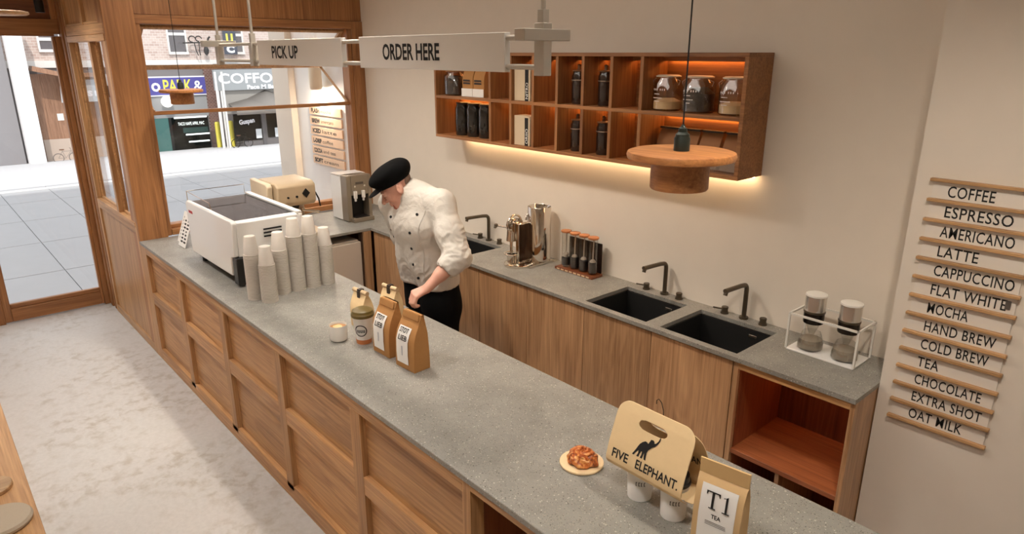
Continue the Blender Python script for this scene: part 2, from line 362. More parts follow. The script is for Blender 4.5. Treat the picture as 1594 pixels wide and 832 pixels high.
for n, (a, b) in enumerate(((-1.27, -.56), (-.5, -.07))):
    w = struct('window_%d' % (n + 2))
    part('pane', bx((a, T - .02, 1.085), (b, T - .014, 2.402)), GLASS, w)
    part('glazing_bead', MB().box((a, T - .034, 1.085), (b, T - .021, 1.1)).box((a, T - .034, 1.1), (a + .014, T - .021, 2.402)), VX, w)

# --- door wall
dw = struct('wall_entrance')
for x0, x1, y0, y1 in ((-1.64, -1.515, -.0, .07), (-1.515, -1.46, -.005, .07), (-1.46, -1.40, .008, .07), (-1.40, -1.355, .002, .07), (-1.355, -1.31, .012, .07)):
    part('jamb_moulding', bx((x0, y0, 0), (x1, y1, 3.05)), DKZ, dw, .006)
part('jamb', bx((-1.64, -.043, 0), (-1.57, 0, 2.457)), DKZ, dw, .004)
part('lintel', bx((-1.64, -1.9, 2.475), (-1.57, 0, 2.595)), DKY, dw, .004)
part('lintel_bead', bx((-1.64, -1.9, 2.457), (-1.585, -.043, 2.475)), DKY, dw, .002)
part('transom_panel', bx((-1.64, -1.9, 2.595), (-1.61, 0, 3.05)), wood('dark_oak_y', (84, 48, 26), (124, 76, 44), 'Y'), dw)
part('transom_stile', bx((-1.64, -.045, 2.595), (-1.565, 0, 3.05)), DKZ, dw, .004)
def door(name, y0, y1):
    d = struct(name); s = .055
    part('stile', bx((-1.63, y0, .012), (-1.575, y0 + s, 2.455)), DKZ, d, .004)
    part('stile', bx((-1.63, y1 - .022, .012), (-1.575, y1, 2.455)), DKZ, d, .004)
    part('bottom_rail', bx((-1.63, y0 + s, .012), (-1.575, y1 - .022, .13)), DKY, d, .004)
    part('bottom_bead', bx((-1.63, y0 + s, .13), (-1.588, y1 - .022, .17)), DKY, d, .006)
    part('pane', bx((-1.615, y0 + s, .17), (-1.609, y1 - .022, 2.456)), GLASS, d)
    return d
door('door_1', -.83, -.044); d2 = door('door_2', -1.86, -.95)
part('meeting_post', bx((-1.64, -.95, 0), (-1.57, -.83, 2.457)), DKZ, dw, .004)

# ================================================================== FRONT COUNTER
fc = thing('service_counter', 'long oak counter with square recessed panels facing the customers', 'counter')
part('carcass', MB().box((.0, .034, 0), (4.02, .06, .925)).box((.0, .72, 0), (6.2, .742, .925)).box((4.02, .06, 0), (4.07, .72, .925)).box((6.15, .06, 0), (6.2, .72, .925)), OAKZ, fc)
XS = [.15 + .795 * i for i in range(6)]
SW = .085
stile_me = bx((0, 0, .06), (SW, .034, .872)).mesh('stile')
for i, x in enumerate([0.002] + [x - SW for x in XS[1:5]]):
    if i == 0: part('stile', bx((.002, 0, 0), (.15, .034, .925)), OAKZ, fc, .002)
    else: piece('stile', stile_me, OAKZ, fc, (x, 0, 0), .002)
part('end_stile', bx((4.04, 0, 0), (4.085, .06, .925)), OAKZ, fc, .002)
part('top_rail', bx((.15, 0, .872), (4.04, .034, .925)), OAKX, fc, .002)
part('plinth', bx((.15, 0, 0), (4.04, .034, .095)), OAKX, fc, .002)
railme = bx((0, .001, .473), (.795 - SW, .034, .565)).mesh('rail'); pmu = bx((0, .028, .565), (.795 - SW, .033, .872)).mesh('panel'); pml = bx((0, .028, .095), (.795 - SW, .033, .473)).mesh('panel')
for x in XS[:5]:
    piece('rail', railme, OAKX, fc, (x, 0, 0), .002)
    piece('panel', pmu, OAKX, fc, (x, 0, 0)); piece('panel', pml, OAKX, fc, (x, 0, 0))
# open niche at the near end
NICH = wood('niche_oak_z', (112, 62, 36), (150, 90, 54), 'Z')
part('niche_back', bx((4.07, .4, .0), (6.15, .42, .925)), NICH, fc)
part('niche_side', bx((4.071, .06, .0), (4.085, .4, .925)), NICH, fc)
part('niche_top_rail', bx((4.085, 0, .898), (6.2, .05, .925)), OAKX, fc, .002)
part('niche_shelf', bx((4.085, .03, .44), (6.15, .4, .465)), OAKX, fc)
part('niche_floor', bx((4.085, .03, .0), (6.15, .4, .06)), OAKX, fc)
ft = solo('stone_worktop', bx((0.032, -.006, .926), (6.2, .745, .95)), TERR, 'speckled grey terrazzo slab on top of the long oak counter', 'worktop', bevel=.003)

# ================================================================== BACK COUNTER
BY = 1.545
tp = MB()   # worktop with three sink cut-outs, as strips
SINKS = [(1.55, 1.985), (3.17, 3.605), (3.695, 4.145)]; SY0, SY1 = 1.572, 1.952
tp.box((.83, 1.53, .928), (4.718, SY0, .95)).box((.83, SY1, .928), (4.718, 2.037, .95))
xx = .83
for a, b in SINKS: tp.box((xx, SY0, .928), (a, SY1, .95)); xx = b
tp.box((xx, SY0, .928), (4.718, SY1, .95))
solo('stone_worktop', tp, TERR, 'grey terrazzo slab with black sinks along the back wall', 'worktop')
solo('stone_worktop', bx((.002, .747, .928), (.829, 2.037, .95)), TERR, 'pale grey slab under the window carrying the water dispenser', 'worktop', bevel=.002)
for n, (a, b) in enumerate(SINKS):
    lab = ('black square sink behind the barista, partly hidden by his sleeve', 'black square sink left of the nearer one, beside the vial rack', 'nearest black square sink, closest to the wire frame of drippers')[n]
    s = thing('sink', lab, 'sink', ((a + b) / 2, (SY0 + SY1) / 2, .76)); hx, hy = (b - a) / 2, (SY1 - SY0) / 2
    sb = MB(); t = .008
    sb.box((-hx, -hy, -.01), (hx, hy, 0)).box((-hx, -hy, 0), (-hx + t, hy, .166)).box((hx - t, -hy, 0), (hx, hy, .166)).box((-hx + t, -hy, 0), (hx - t, -hy + t, .166)).box((-hx + t, hy - t, 0), (hx - t, hy, .166))
    part('basin', sb, SINKM, s)
    part('drain', MB().cyl((0, 0, 0), (0, 0, .004), .04, n=20), GUN, s)
    part('overflow', bx((hx * .35, hy - t - .003, .125), (hx * .35 + .045, hy - t, .14)), STEEL, s, .002, label='small chrome overflow slot')
# base cabinets, each unit a thing
units = [(.845, 1.25), (1.25, 1.735), (1.735, 2.22), (2.22, 2.70), (2.70, 3.185), (3.185, 3.665), (3.665, 4.145)]
ulab = ['oak cupboard at the corner below the window counter', 'oak cupboard hidden partly behind the barista on his left', 'oak cupboard just right of the barista below the far sink', 'oak cupboard below the chrome lever coffee maker', 'oak cupboard below the rack of coffee vials', 'oak cupboard below the middle black sink', 'oak cupboard below the nearest black sink with a bright glint']
for (a, b), l in zip(units, ulab):
    c = thing('base_cabinet', l, 'cabinet', ((a + b) / 2, 1.8, 0)); h = (b - a) / 2
    part('body', MB().box((-h, -.23, .06), (-h + .016, .22, .74)).box((h - .016, -.23, .06), (h, .22, .74)).box((-h + .016, .2, .06), (h - .016, .22, .925)).box((-h + .016, -.23, .06), (h - .016, .2, .08)), CABZ, c)
    part('plinth', bx((-h, -.2, 0), (h, .22, .06)), BLACK, c)
    part('door', bx((-h + .002, -.255, .065), (h - .002, -.232, .918)), CABZ, c, .001)
# open shelf unit at the right end
ou = thing('open_shelf_unit', 'open oak shelf unit at the right end below the drippers', 'shelf unit', (4.43, 1.8, 0))
part('side_panel', bx((-.28, -.257, 0), (-.255, .225, .925)), CABZ, ou, .001); part('side_panel', bx((.265, -.257, 0), (.285, .225, .925)), CABZ, ou, .001)
UW = wood('unit_oak', (122, 66, 38), (170, 102, 62), 'X'); UZ = wood('unit_oak_warm_lit_z', (112, 58, 34), (156, 90, 54), 'Z')  # inner boards: glow of the warm strip put into a redder wood colour
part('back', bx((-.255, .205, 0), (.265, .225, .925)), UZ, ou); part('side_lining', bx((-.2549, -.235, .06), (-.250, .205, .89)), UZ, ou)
part('top_rail', bx((-.255, -.257, .89), (.265, -.22, .925)), OAKX, ou, .001)
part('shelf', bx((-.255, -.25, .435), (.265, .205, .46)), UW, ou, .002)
part('divider', bx((-.03, -.22, .06), (-.01, .205, .435)), CABZ, ou)
part('floor_board', bx((-.255, -.25, .04), (.265, .205, .06)), OAKX, ou)
part('led_strip', bx((-.23, .17, .905), (.24, .185, .915)), glow('led_niche', (255, 150, 80), 14.0), ou, label='warm light strip')
# counter below the window: appliance bay
ub = thing('undercounter_fridge', 'pale grey fridge front under the window counter behind the cups', 'fridge', (.7, 1.1, 0))
part('cabinet', bx((-.6, -.33, .06), (.09, .33, .86)), plain('fridge_grey', (196, 184, 170), .5), ub, .004)
part('door', bx((.091, -.33, .08), (.125, .335, .85)), plain('fridge_grey', (196, 184, 170), .5), ub, .006)
part('plinth', bx((-.6, -.33, 0), (.08, .33, .06)), BLACK, ub)
cs = thing('corner_panel', 'dark oak upright closing the corner beside the fridge front', 'panel', (.8, 1.5, 0))
part('upright', bx((-.02, -.04, 0), (.03, .03, .925)), CABZ, cs, .002); part('dark_upright', bx((-.03, -.055, 0), (.01, -.041, .925)), plain('dark_upright_oak', (70, 48, 34), .7), cs)  # second, thin upright in a darker brown

# ================================================================== WALL SHELF
sh = thing('wall_shelf', 'oak pigeonhole shelf with warm strip lights on the back wall', 'shelf', (2.66, 2.036, 1.722))
SX0, SX1 = 1.40 - 2.66, 3.92 - 2.66; FY, RY = -.228, 0.0; TH = .02
part('top_board', bx((SX0, FY, .58), (SX1, RY, .60)), SHX, sh, .0015); part('bottom_board', bx((SX0, FY, 0), (SX1, RY, .02)), SHX, sh, .0015)
part('side_board', bx((SX0, FY, .02), (SX0 + .02, RY, .58)), SHZ, sh, .0015); part('side_board', bx((SX1 - .022, FY, .02), (SX1, RY, .58)), SHX, sh, .0015)
part('back_board', bx((SX0 + .02, -.012, .02), (SX1 - .022, -.001, .58)), SHX, sh)
part('middle_board', bx((SX0 + .02, FY + .001, .283), (SX1 - .022, -.012, .303)), SHX, sh, .0015)
DV = [2.034, 2.243, 2.455, 2.666, 2.876, 3.09, 3.30]
dme1 = bx((-.011, FY + .001, .303), (.011, -.012, .58)).mesh('divider'); dme2 = bx((-.011, FY + .001, .02), (.011, -.012, .283)).mesh('divider')
for d in DV:
    piece('divider', dme1, SHZ, sh, (d - 2.66, 0, 0), .0015); piece('divider', dme2, SHZ, sh, (d - 2.66, 0, 0), .0015)
edges = [1.42] + DV + [3.898]
for a, b in zip(edges[:-1], edges[1:]):
    for z in (.566, .27):
        part('led_strip', bx((a - 2.66 + .03, -.03, z), (b - 2.66 - .03, -.02, z + .008)), LED, sh, label='warm light strip')
for z in (.57,):
    part('led_lip', bx((SX0 + .02, -.06, .556), (SX1 - .022, -.052, .58)), SHX, sh)
part('underside_led_strip', bx((SX0 + .1, -.04, -.008), (SX1 - .02, -.025, -.001)), glow('led_under', (255, 216, 165), 24.0), sh, label='warm light strip under the shelf')

# ================================================================== HANGING SIGN
sg = thing('hanging_sign', 'pale grey hanging sign frame reading PICK UP and ORDER HERE', 'sign', (2.6, .37, 2.25))
for n, x in enumerate((1.165, 1.70, 4.03)):
    X = x - 2.6
    part('post', bx((X - .022, -.018, 0), (X + .022, .018, .125 if n < 2 else .16)), SIGNF, sg, .002)
    part('sleeve', bx((X - .013, -.013, .125 if n < 2 else .16), (X + .013, .013, .175 if n < 2 else .20)), SIGNF, sg, .001)
    part('drop_rod', MB().cyl((X, 0, .17), (X, 0, .80), .008), SIGNF, sg)
for x in (1.165, 4.03): part('crossbar', bx((x - 2.6 - .024, -.10, .106), (x - 2.6 + .024, .10, .142)), SIGNF, sg, .002)
for z in (.118, .026): part('rail', MB().cyl((1.18 - 2.6, 0, z), (4.02 - 2.6, 0, z), .009, n=12), SIGNF, sg)
for a, b, s, tx, tw in ((1.79, 2.74, 'PICK UP', 1.975, .315), (2.90, 3.86, 'ORDER HERE', 3.09, .40)):
    bo = part('sign_board', bx((a - 2.6, -.013, .008), (b - 2.6, .013, .136)), SIGNG, sg, .002)
    text(s, .085, (tx - 2.6, -.0138, .045), (1, 0, 0), (0, 0, 1), INK, bo, width=tw, bold=.0022)

# ================================================================== PENDANT LAMPS
LAMP3 = (3.79, -1.06, 2.40)
def pendant(label, loc, r=.147):
    t = thing('pendant_lamp', label, 'lamp', loc, 0, 'pendant lamps over the counter')
    part('disc', MB().lathe([(0, -.012), (r - .012, -.012), (r - .003, -.009), (r, 0), (r - .003, .009), (r - .012, .012), (0, .012)], n=48), LAMPW, t)
    part('drum', MB().lathe([(0, -.092), (.076, -.092), (.079, -.088), (.079, -.012), (0, -.012)], n=40), LAMPW, t)
    sk = part('socket', MB().lathe([(0, .012), (.0215, .012), (.0215, .046), (.019, .05), (.019, .056), (.012, .062), (.011, .072), (.006, .076), (.004, .082), (0, .082)], n=24), plain('socket_green', (52, 58, 52), .35, .5), t, label='dark green metal bulb socket')
    part('cord', MB().cyl((0, 0, .08), (0, 0, 3.05 - loc[2]), .0022, n=8), BLACK, t)
    return t
pendant('round wooden disc pendant lamp with dark socket in front of the wall shelf', (4.575, .37, 2.055))
pendant('wooden pendant lamp hanging far off before the street window', (.30, .37, 2.06))
dl = thing('disc_lamp', 'flat pale wooden disc lamp cut off at the top left corner', 'lamp', (1.52, -.775, 2.50))
part('disc', MB().lathe([(0, -.009), (.138, -.009), (.146, -.005), (.147, 0), (.144, .006), (.13, .009), (0, .009)], n=48), PALEW, dl)
part('socket', MB().lathe([(0, .009), (.0215, .009), (.0215, .05), (.012, .062), (.004, .08), (0, .08)], n=20), plain('socket_green', (52, 58, 52), .35, .5), dl); part('cord', MB().cyl((0, 0, .08), (0, 0, .55), .0022, n=8), BLACK, dl)
sp = thing('spotlight', 'small black ceiling spotlight over the glass door', 'lamp', (-1.0, -.2, 2.62))
part('can', MB().cyl((0, 0, 0), (0, 0, .09), .032, n=20), BLACKM, sp); part('stem', MB().cyl((0, 0, .09), (0, 0, .43), .008), BLACKM, sp)

# ================================================================== MENU BOARD on the right wall
mb = thing('menu_board', 'wall menu of clear strips between thin wooden rails', 'menu', (4.785, 1.764, .82))
PLAQ = plain('acrylic_strip', (228, 220, 210), .25)
words = ['COFFEE', 'ESPRESSO', 'AMERICANO', 'LATTE', 'CAPPUCCINO', 'FLAT WHITE', 'MOCHA', 'HAND BREW', 'COLD BREW', 'TEA', 'CHOCOLATE', 'EXTRA SHOT', 'OAT MILK']
WD = [0.156, 0.224, 0.245, 0.139, 0.269, 0.256, 0.144, 0.248, 0.238, 0.079, 0.239, 0.252, 0.198]
rme = MB().box((-.01, -.022, -.006), (.355, 0, .006)).mesh('rail'); PITCH = .0788
for i in range(14): piece('rail', rme, PALEW, mb, (0, 0, 1.853 - .82 - PITCH * i), .002)
pme = bx((0, -.004, -.033), (.345, -.001, .033)).mesh('plaque')
for i, w_ in enumerate(words):
    p = piece('plaque', pme, PLAQ, mb, (0, 0, 1.853 - .82 - PITCH * (i + .5)))
    if i == 0: p['label'] = 'brighter white strip reading COFFEE'
    text(w_, .062, (.0525 + .0011 * i, -.0046, -.023), (1, 0, 0), (0, 0, 1), INK, p, space=1.08, width=WD[i], bold=.0006)
    if w_ == 'FLAT WHITE': part('tab', bx((.312, -.007, -.016), (.33, -.0045, .018)), plain('tab_grey', (90, 82, 76), .6), p, label='small dark grey tab')

# ================================================================== FRONT COUNTER OBJECTS
Z0 = .9502
# ---- espresso machine
em = thing('espresso_machine', 'big white espresso machine with smoked glass top on the counter', 'coffee machine', (1.2, .37, Z0))
b = MB()
prof = [(-.40, .055), (.325, .055), (.345, .175), (.40, .19), (.425, .40), (.40, .415), (-.405, .415), (-.43, .395), (-.42, .09)]
part('side_panel', MB().prism(prof, (0, -.215, 0), (1, 0, 0), (0, 0, 1), (0, 1, 0), .03), WHITEM, em, .008, seg=3)
part('side_panel', MB().prism(prof, (0, .20, 0), (1, 0, 0), (0, 0, 1), (0, 1, 0), .03), WHITEM, em, .008, seg=3)
part('end_panel', MB().prism([(.40, .185), (.424, .40), (.40, .41), (.385, .41), (.372, .185)], (0, -.186, 0), (1, 0, 0), (0, 0, 1), (0, 1, 0), .386), WHITEM, em, .004)
for k in range(3): part('vent_slot', bx((.4265, -.03, .335 - k * .022), (.4285, .085, .345 - k * .022)), BLACK, em)
part('end_panel', bx((-.42, -.186, .10), (-.40, .20, .40)), WHITEM, em, .004)
part('black_base', bx((-.37, -.18, .03), (.385, .19, .20)), BLACK, em, .004)
part('drip_tray', bx((.35, -.212, .012), (.42, .19, .185)), plain('machine_black', (24, 22, 21), .25), em, .006)
part('top_tray', bx((-.40, -.186, .33), (.385, .20, .338)), plain('smoked_tray', (54, 49, 45), .25, .3), em)
part('glass_top', bx((-.398, -.186, .402), (.383, .20, .408)), thin_glass('smoked_glass', (.36, .34, .32), .7, .05, .02), em, label='smoked glass cover')
part('top_rim', MB().box((-.41, .19, .405), (.42, .228, .42)), WHITEM, em, .003)
part('chrome_edge', bx((.30, .19, .36), (.40, .245, .378)), CHROME, em, .003, label='bright chrome edge')
for x in (-.20, .02, .2):
    part('cup_on_tray', MB().lathe([(0, 0), (.028, 0), (.036, .055), (.033, .055), (.026, .004), (0, .004)], (x, .05, .3382), n=20), plain('smoke_cup', (150, 142, 132), .4), em)
part('cup_rail', MB().tube([(-.42, -.2, .41), (-.42, -.2, .475), (.02, -.2, .462), (.02, -.19, .412)], .0025).tube([(-.42, -.2, .475), (-.42, .19, .475), (-.42, .19, .41)], .0025), CHROME, em)
for x in (-.33, .34):
    for y in (-.16, .16): part('foot', MB().cyl((x, y, 0), (x, y, .03), .022), BLACK, em)
part('badge', bx((-.375, -.2165, .338), (-.30, -.2152, .356)), plain('badge_red', (190, 40, 36), .4), em, label='small red maker badge')
for x in (-.2, .08):
    g = part('group_head', MB().cyl((x, .23, .27), (x, .33, .27), .04).cyl((x, .31, .27), (x, .31, .2), .033), CHROME, em)
    part('portafilter_handle', MB().cyl((x, .33, .2), (x, .46, .19), .014), BLACK, g)
part('drip_grid', bx((-.36, .19, .05), (.36, .40, .075)), STEEL, em, .004)
part('back_panel', bx((-.39, .23, .3), (.38, .25, .39)), STEEL, em, .003)
# ---- price cards leaning beside the machine
for k, (x, lab) in enumerate(((.30, 'leftmost white printed card propped against the espresso machine'), (.41, 'second printed card leaning close to the espresso machine'))):
    c = thing('menu_card', lab, 'card', (x, .27 - .03 * k, Z0)); n = Vector((0, -.94, .34)); up = Vector((.0, .34, .94))
    W, H = .17 - .02 * k, .235 - .01 * k
    p0 = Vector((-W / 2, -.05, .003)); cb = MB().prism([(0, 0), (W, 0), (W, H), (0, H)], p0, (1, 0, 0), up, n, .003); bd = part('card', cb, WHITEP, c)
    of = n * .0036
    for r in range(7):
        L = .024 + .022 * ((r * 7 + k * 3) % 4) / 3
        for cx in (.03, .09):
            if cx + L < W: part('printed_line', MB().prism([(0, 0), (L, 0), (L, .013), (0, .013)], p0 + of + Vector((cx, 0, 0)) + up * (.03 + .026 * r), (1, 0, 0), up, n, .0003), INK, bd)
# ---- cup stacks
cupme = MB().lathe([(.0430, .0005), (.0465, 0), (.0472, .0025), (.0463, .005), (.0428, .0055), (.0310, .109), (.030, .11), (0, .1105), (0, .1085), (.0303, .1085), (.0422, .0055), (.0430, .0005)], n=24).mesh('paper_cup')
cupme.materials.append(CUPP)
stacks = [((1.862, .165), 29, 'front stack beside the espresso machine'), ((1.961, .207), 24, 'short front stack nearest the customers'), ((1.876, .322), 29, 'middle stack behind the short front stack'),
          ((1.878, .417), 36, 'tall stack right of the middle one'), ((1.882, .512), 36, 'tallest stack at the back beside the last one'), ((1.88, .607), 27, 'rightmost stack nearest the barista')]
for (x, y), n, desc in stacks:
    rz_ = random.random() * 6
    for k in range(n):
        o = bpy.data.objects.new('paper_cup', cupme); COL.objects.link(o)
        o.location = (x, y, Z0 + k * .0095); o.rotation_euler = (0, 0, rz_)
        o['category'] = 'cup'
        if k == n - 1: o['label'] = 'topmost upturned paper cup of the ' + desc
        elif k == 0: o['label'] = 'bottom paper cup of the ' + desc
        else: o['label'] = 'nested paper cup within the ' + desc; o['group'] = 'cups within the ' + desc
# ---- small white cup with coffee
c = thing('coffee_cup', 'small white ceramic cup of milky coffee on the counter', 'cup', (2.735, .232, Z0))
part('body', MB().lathe([(0, 0), (.033, 0), (.041, .006), (.044, .02), (.045, .08), (.044, .083), (.0425, .08), (.041, .02), (.03, .008), (0, .008)], n=36), CERAM, c)
co = part('coffee', MB().lathe([(0, .0705), (.0422, .0705)], n=32), plain('coffee_foam', (176, 126, 74), .4), c)
part('latte_art', MB().prism([(.026 * math.cos(t) * (1 + .12 * math.cos(3 * t)), .022 * math.sin(t)) for t in [i * PI / 12 for i in range(24)]], (-.003, 0, .071), (1, 0, 0), (0, 1, 0), (0, 0, 1), .0006), plain('milk', (220, 192, 140), .5), co, label='cream coloured milk pattern')
# ---- takeaway cup with olive lid
c = thing('takeaway_cup', 'white paper takeaway cup with round dark emblem and olive lid', 'cup', (2.845, .312, Z0))
cb = part('body', MB().lathe([(0, .002), (.036, 0), (.037, .022), (.0515, .142), (.0535, .145), (.0515, .148), (0, .146)], n=36), WHITEP, c)
part('orange_band', MB().lathe([(.0366, .002), (.0394, .026), (.0391, .026)], n=36), plain('band_orange', (196, 122, 72), .7), cb, label='orange brown band at the foot')
part('lid', MB().lathe([(.0, .142), (.055, .142), (.0565, .148), (.0555, .156), (.053, .158), (.050, .172), (.040, .178), (.0, .178)], n=36), plain('olive_lid', (98, 82, 36), .4), c)
import itertools
em_dir = Vector((.70, -.714, 0))
emb = MB()
for i in range(26):
    a0, a1 = 2 * PI * i / 26, 2 * PI * (i + 1) / 26
    def P(a, r):
        h = r * math.cos(a); z = .078 + r * math.sin(a); R = .0378 + (.0518 - .0378) * (z / .145) + .0008
        an = math.atan2(em_dir.y, em_dir.x) + h / R; return (R * math.cos(an), R * math.sin(an), z)
    emb.quad(P(a0, .031), P(a1, .031), P(a1, .026), P(a0, .026))
part('emblem_ring', emb, INK, cb)
lt = MB()
for i in range(7):
    for s in (0, 1):
        h = -.019 + .006 * i; z0 = .078 - .008 + (.0 if s else 0)
        def Q(h, z): 
            R = .0378 + (.0518 - .0378) * (z / .145) + .0008; an = math.atan2(em_dir.y, em_dir.x) + h / R; return (R * math.cos(an), R * math.sin(an), z)
        if s == 0: lt.quad(Q(h, .068), Q(h + .0035, .068), Q(h + .0035, .083), Q(h, .083))
        elif i % 2: lt.quad(Q(h, .068), Q(h + .006, .068), Q(h + .006, .071), Q(h, .071))
part('emblem_lettering', lt, INK, cb)
# ---- kraft bags with rolled top and clip
def bag(w, d, h, lean=0., bulge=.012, top=.012, crease=.55, n=9, tpow=1.6):
    """block-bottom paper bag: rectangular foot narrowing to a flat seam, with gusset creases"""
    rings = []
    for i in range(n):
        t = i / (n - 1); z = h * t; f = max(0, (t - .55) / .45) ** tpow; dd = d * (1 - f) + top * f; bl = bulge * math.sin(PI * min(1, t * 1.15)) * (1 - f)
        ins = crease * f * .5 * d * .9; ww = w * (1 - .02 * f); yo = lean * t * h + 0.5 * (d - dd) * 0
        hw, hd = ww / 2, dd / 2; k = bl
        rings.append([(-hw, -hd + yo, z), (-hw * .4, -hd - k + yo, z), (hw * .4, -hd - k + yo, z), (hw, -hd + yo, z), (hw + k * .8 - ins, yo, z), (hw, hd + yo, z), (hw * .4, hd + k + yo, z), (-hw * .4, hd + k + yo, z), (-hw, hd + yo, z), (-hw - k * .8 + ins, yo, z)])
    return MB().loft(rings)
DARKB = plain('dark_brown_clip', (48, 36, 28), .5)
def clip_bag(label, loc, rz, h):
    t = thing('coffee_bag', label, 'bag', loc, rz, 'pale kraft coffee bags with rolled tops')
    bd = part('pouch', bag(.115, .07, h), KRAFTL, t, .002)
    part('rolled_top', MB().cyl((-.06, -.002, h + .008), (.06, -.002, h + .008), .0115, n=14), plain('roll_kraft', (206, 180, 142), .8), t)
    part('clip', MB().box((-.012, -.018, h - .028), (.012, -.0145, h + .012)).box((-.012, -.016, h + .012), (.012, .012, h + .0225)), DARKB, t, .001)
    gold = plain('gold_print', (166, 124, 52), .5)
    for q, (px, pz) in enumerate(((-.012, .52), (.006, .54), (.0, .47), (-.022, .43), (.014, .44), (.026, .42), (-.005, .42))):
        part('printed_motif', MB().prism([(.0065 * math.cos(a), .0065 * math.sin(a)) for a in [i * PI / 3 for i in range(6)]], (px, -.0492, pz * h), (1, 0, 0), (0, 0, 1), (0, -1, 0), .0004), gold, bd)
    part('black_label', bx((.004, -.0495, .02), (.046, -.0478, .07)), BLACK, bd, label='small black label near the foot')
    return t
clip_bag('pale kraft coffee bag with clipped rolled top behind the takeaway cup', (2.655, .415, Z0), .08, .185)
clip_bag('farther pale kraft bag with clipped rolled top beside the barista', (2.70, .565, Z0), .12, .185)
# ---- two brown pouches with white labels
def pouch(label, loc, rz):
    t = thing('coffee_pouch', label, 'bag', loc, rz, 'brown paper pouches with white labels'); h = .255; w, d = .138, .088
    rings = []
    for z, hd, yo, k in ((0, .044, 0, .0), (.02, .045, 0, .003), (.08, .044, 0, .007), (.14, .040, .0, .009), (.175, .034, .004, .007), (.21, .022, .010, .003), (.24, .011, .016, .001), (.262, .006, .018, .0)):
        hw = w / 2 * (1 - .25 * max(0, (z - .17) / .26)); ins = .3 * max(0, (z - .15) / .11) * .03
        rings.append([(-hw, -hd + yo, z), (-hw * .4, -hd - k + yo, z), (hw * .4, -hd - k + yo, z), (hw, -hd + yo, z), (hw + k * .8 - ins, yo + .01, z), (hw, hd + yo, z), (hw * .4, hd + k + yo, z), (-hw * .4, hd + k + yo, z), (-hw, hd + yo, z), (-hw - k * .8 + ins, yo + .01, z)])
    bd = part('pouch', MB().loft(rings), KRAFT, t, .0015)
    part('fold', MB().prism([(-.058, 0), (.058, 0), (.056, .03), (-.056, .03)], (0, -.002, .234), (1, 0, 0), (0, .25, .97), (0, -.97, .25), .004), KRAFT, t, .001)
    # label follows the front of the pouch
    lb = MB(); zs = [.03, .08, .14, .175, .2]; ys = [-.0502, -.0526, -.0507, -.0385, -.0225]
    fx = -.006
    vs = []
    for z, y in zip(zs, ys): vs += [(fx - .042, y - .0006, z), (fx + .042, y - .0006, z)]
    lo = part('label', MB().add(vs, [(2 * i, 2 * i + 1, 2 * i + 3, 2 * i + 2) for i in range(len(zs) - 1)]), WHITEP, bd)
    up = Vector((0, .33, .94))
    text('STOT', .033, (fx - .031, -.0385 - .0022, .177), (1, 0, 0), (0, .54, .84), INK, bd, width=.060, bold=.0006)
    text('LIEB', .033, (fx - .030, -.0525, .143), (1, 0, 0), (0, .33, .94), INK, bd, width=.060, bold=.0006)
    part('printed_line', bx((fx - .004, -.0540, .07), (fx + .004, -.0533, .115)), plain('pale_print', (190, 190, 196), .8), bd)
    return t
pouch('left brown paper pouch with white label beside the takeaway cup', (3.025, .345, Z0), .03)
pouch('right brown paper pouch with white label standing nearest the viewer of the pair', (3.232, .342, Z0), .06)
# ---- pastry on a round board
pl = solo('serving_board', MB().lathe([(0, 0), (.074, 0), (.077, .003), (.077, .008), (.074, .010), (.068, .009), (0, .008)], n=48), plain('board_cream', (232, 204, 160), .5), 'round cream wooden board under the pastry', 'board', (4.275, .347, Z0))
pm = MB(); rings = []
nn = 48
for i in range(13):
    ph = PI / 2 * i / 12; rr = math.cos(ph); zz = math.sin(ph); q = []
    for k in range(nn):
        a = 2 * PI * k / nn
        sw = .10 * math.sin(5 * a + 7 * ph) + .06 * math.sin(9 * a - 5 * ph) + .05 * math.sin(3 * a)
        r = .053 * (rr ** .6) * (1 + .5 * sw * (.4 + rr)); z = .0065 + .036 * zz * (1 + .55 * sw)
        q.append((r * math.cos(a) * 1.05, r * math.sin(a) * .95, z))
    rings.append(q)
pm.loft(rings, True)
PM, nt, bb = newmat('glazed_pastry'); tc = N(nt, 'ShaderNodeTexCoord'); nz = N(nt, 'ShaderNodeTexNoise'); nz.inputs['Scale'].default_value = 45; nz.inputs['Detail'].default_value = 5; nz.inputs['Distortion'].default_value = 1.5
rp = N(nt, 'ShaderNodeValToRGB'); e = rp.color_ramp.elements; e[0].position = .36; e[0].color = srgb(120, 52, 18); e[1].position = .66; e[1].color = srgb(232, 170, 100); x_ = rp.color_ramp.elements.new(.5); x_.color = srgb(190, 100, 44)
nt.links.new(tc.outputs['Object'], nz.inputs[0]); nt.links.new(nz.outputs[0], rp.inputs[0]); nt.links.new(rp.outputs[0], bb.inputs['Base Color']); bb.inputs['Roughness'].default_value = .3
pa = thing('pastry', 'golden brown glazed bun with dark swirls on the round board', 'pastry', (4.278, .349, Z0 + .0082))
part('bun', pm, PM, pa)
for k in range(4):
    pts = []
    for i in range(22):
        t = i / 21; a = 2 * PI * (k / 4 + t * .55); r = .012 + .036 * t
        pts.append((r * math.cos(a), r * math.sin(a) * .92, .0435 - .022 * t * t + .004 * math.sin(9 * t + k)))
    part('dough_ridge', MB().tube(pts, [.0035 + .005 * math.sin(PI * i / 21) for i in range(22)], n=8), PM, pa)

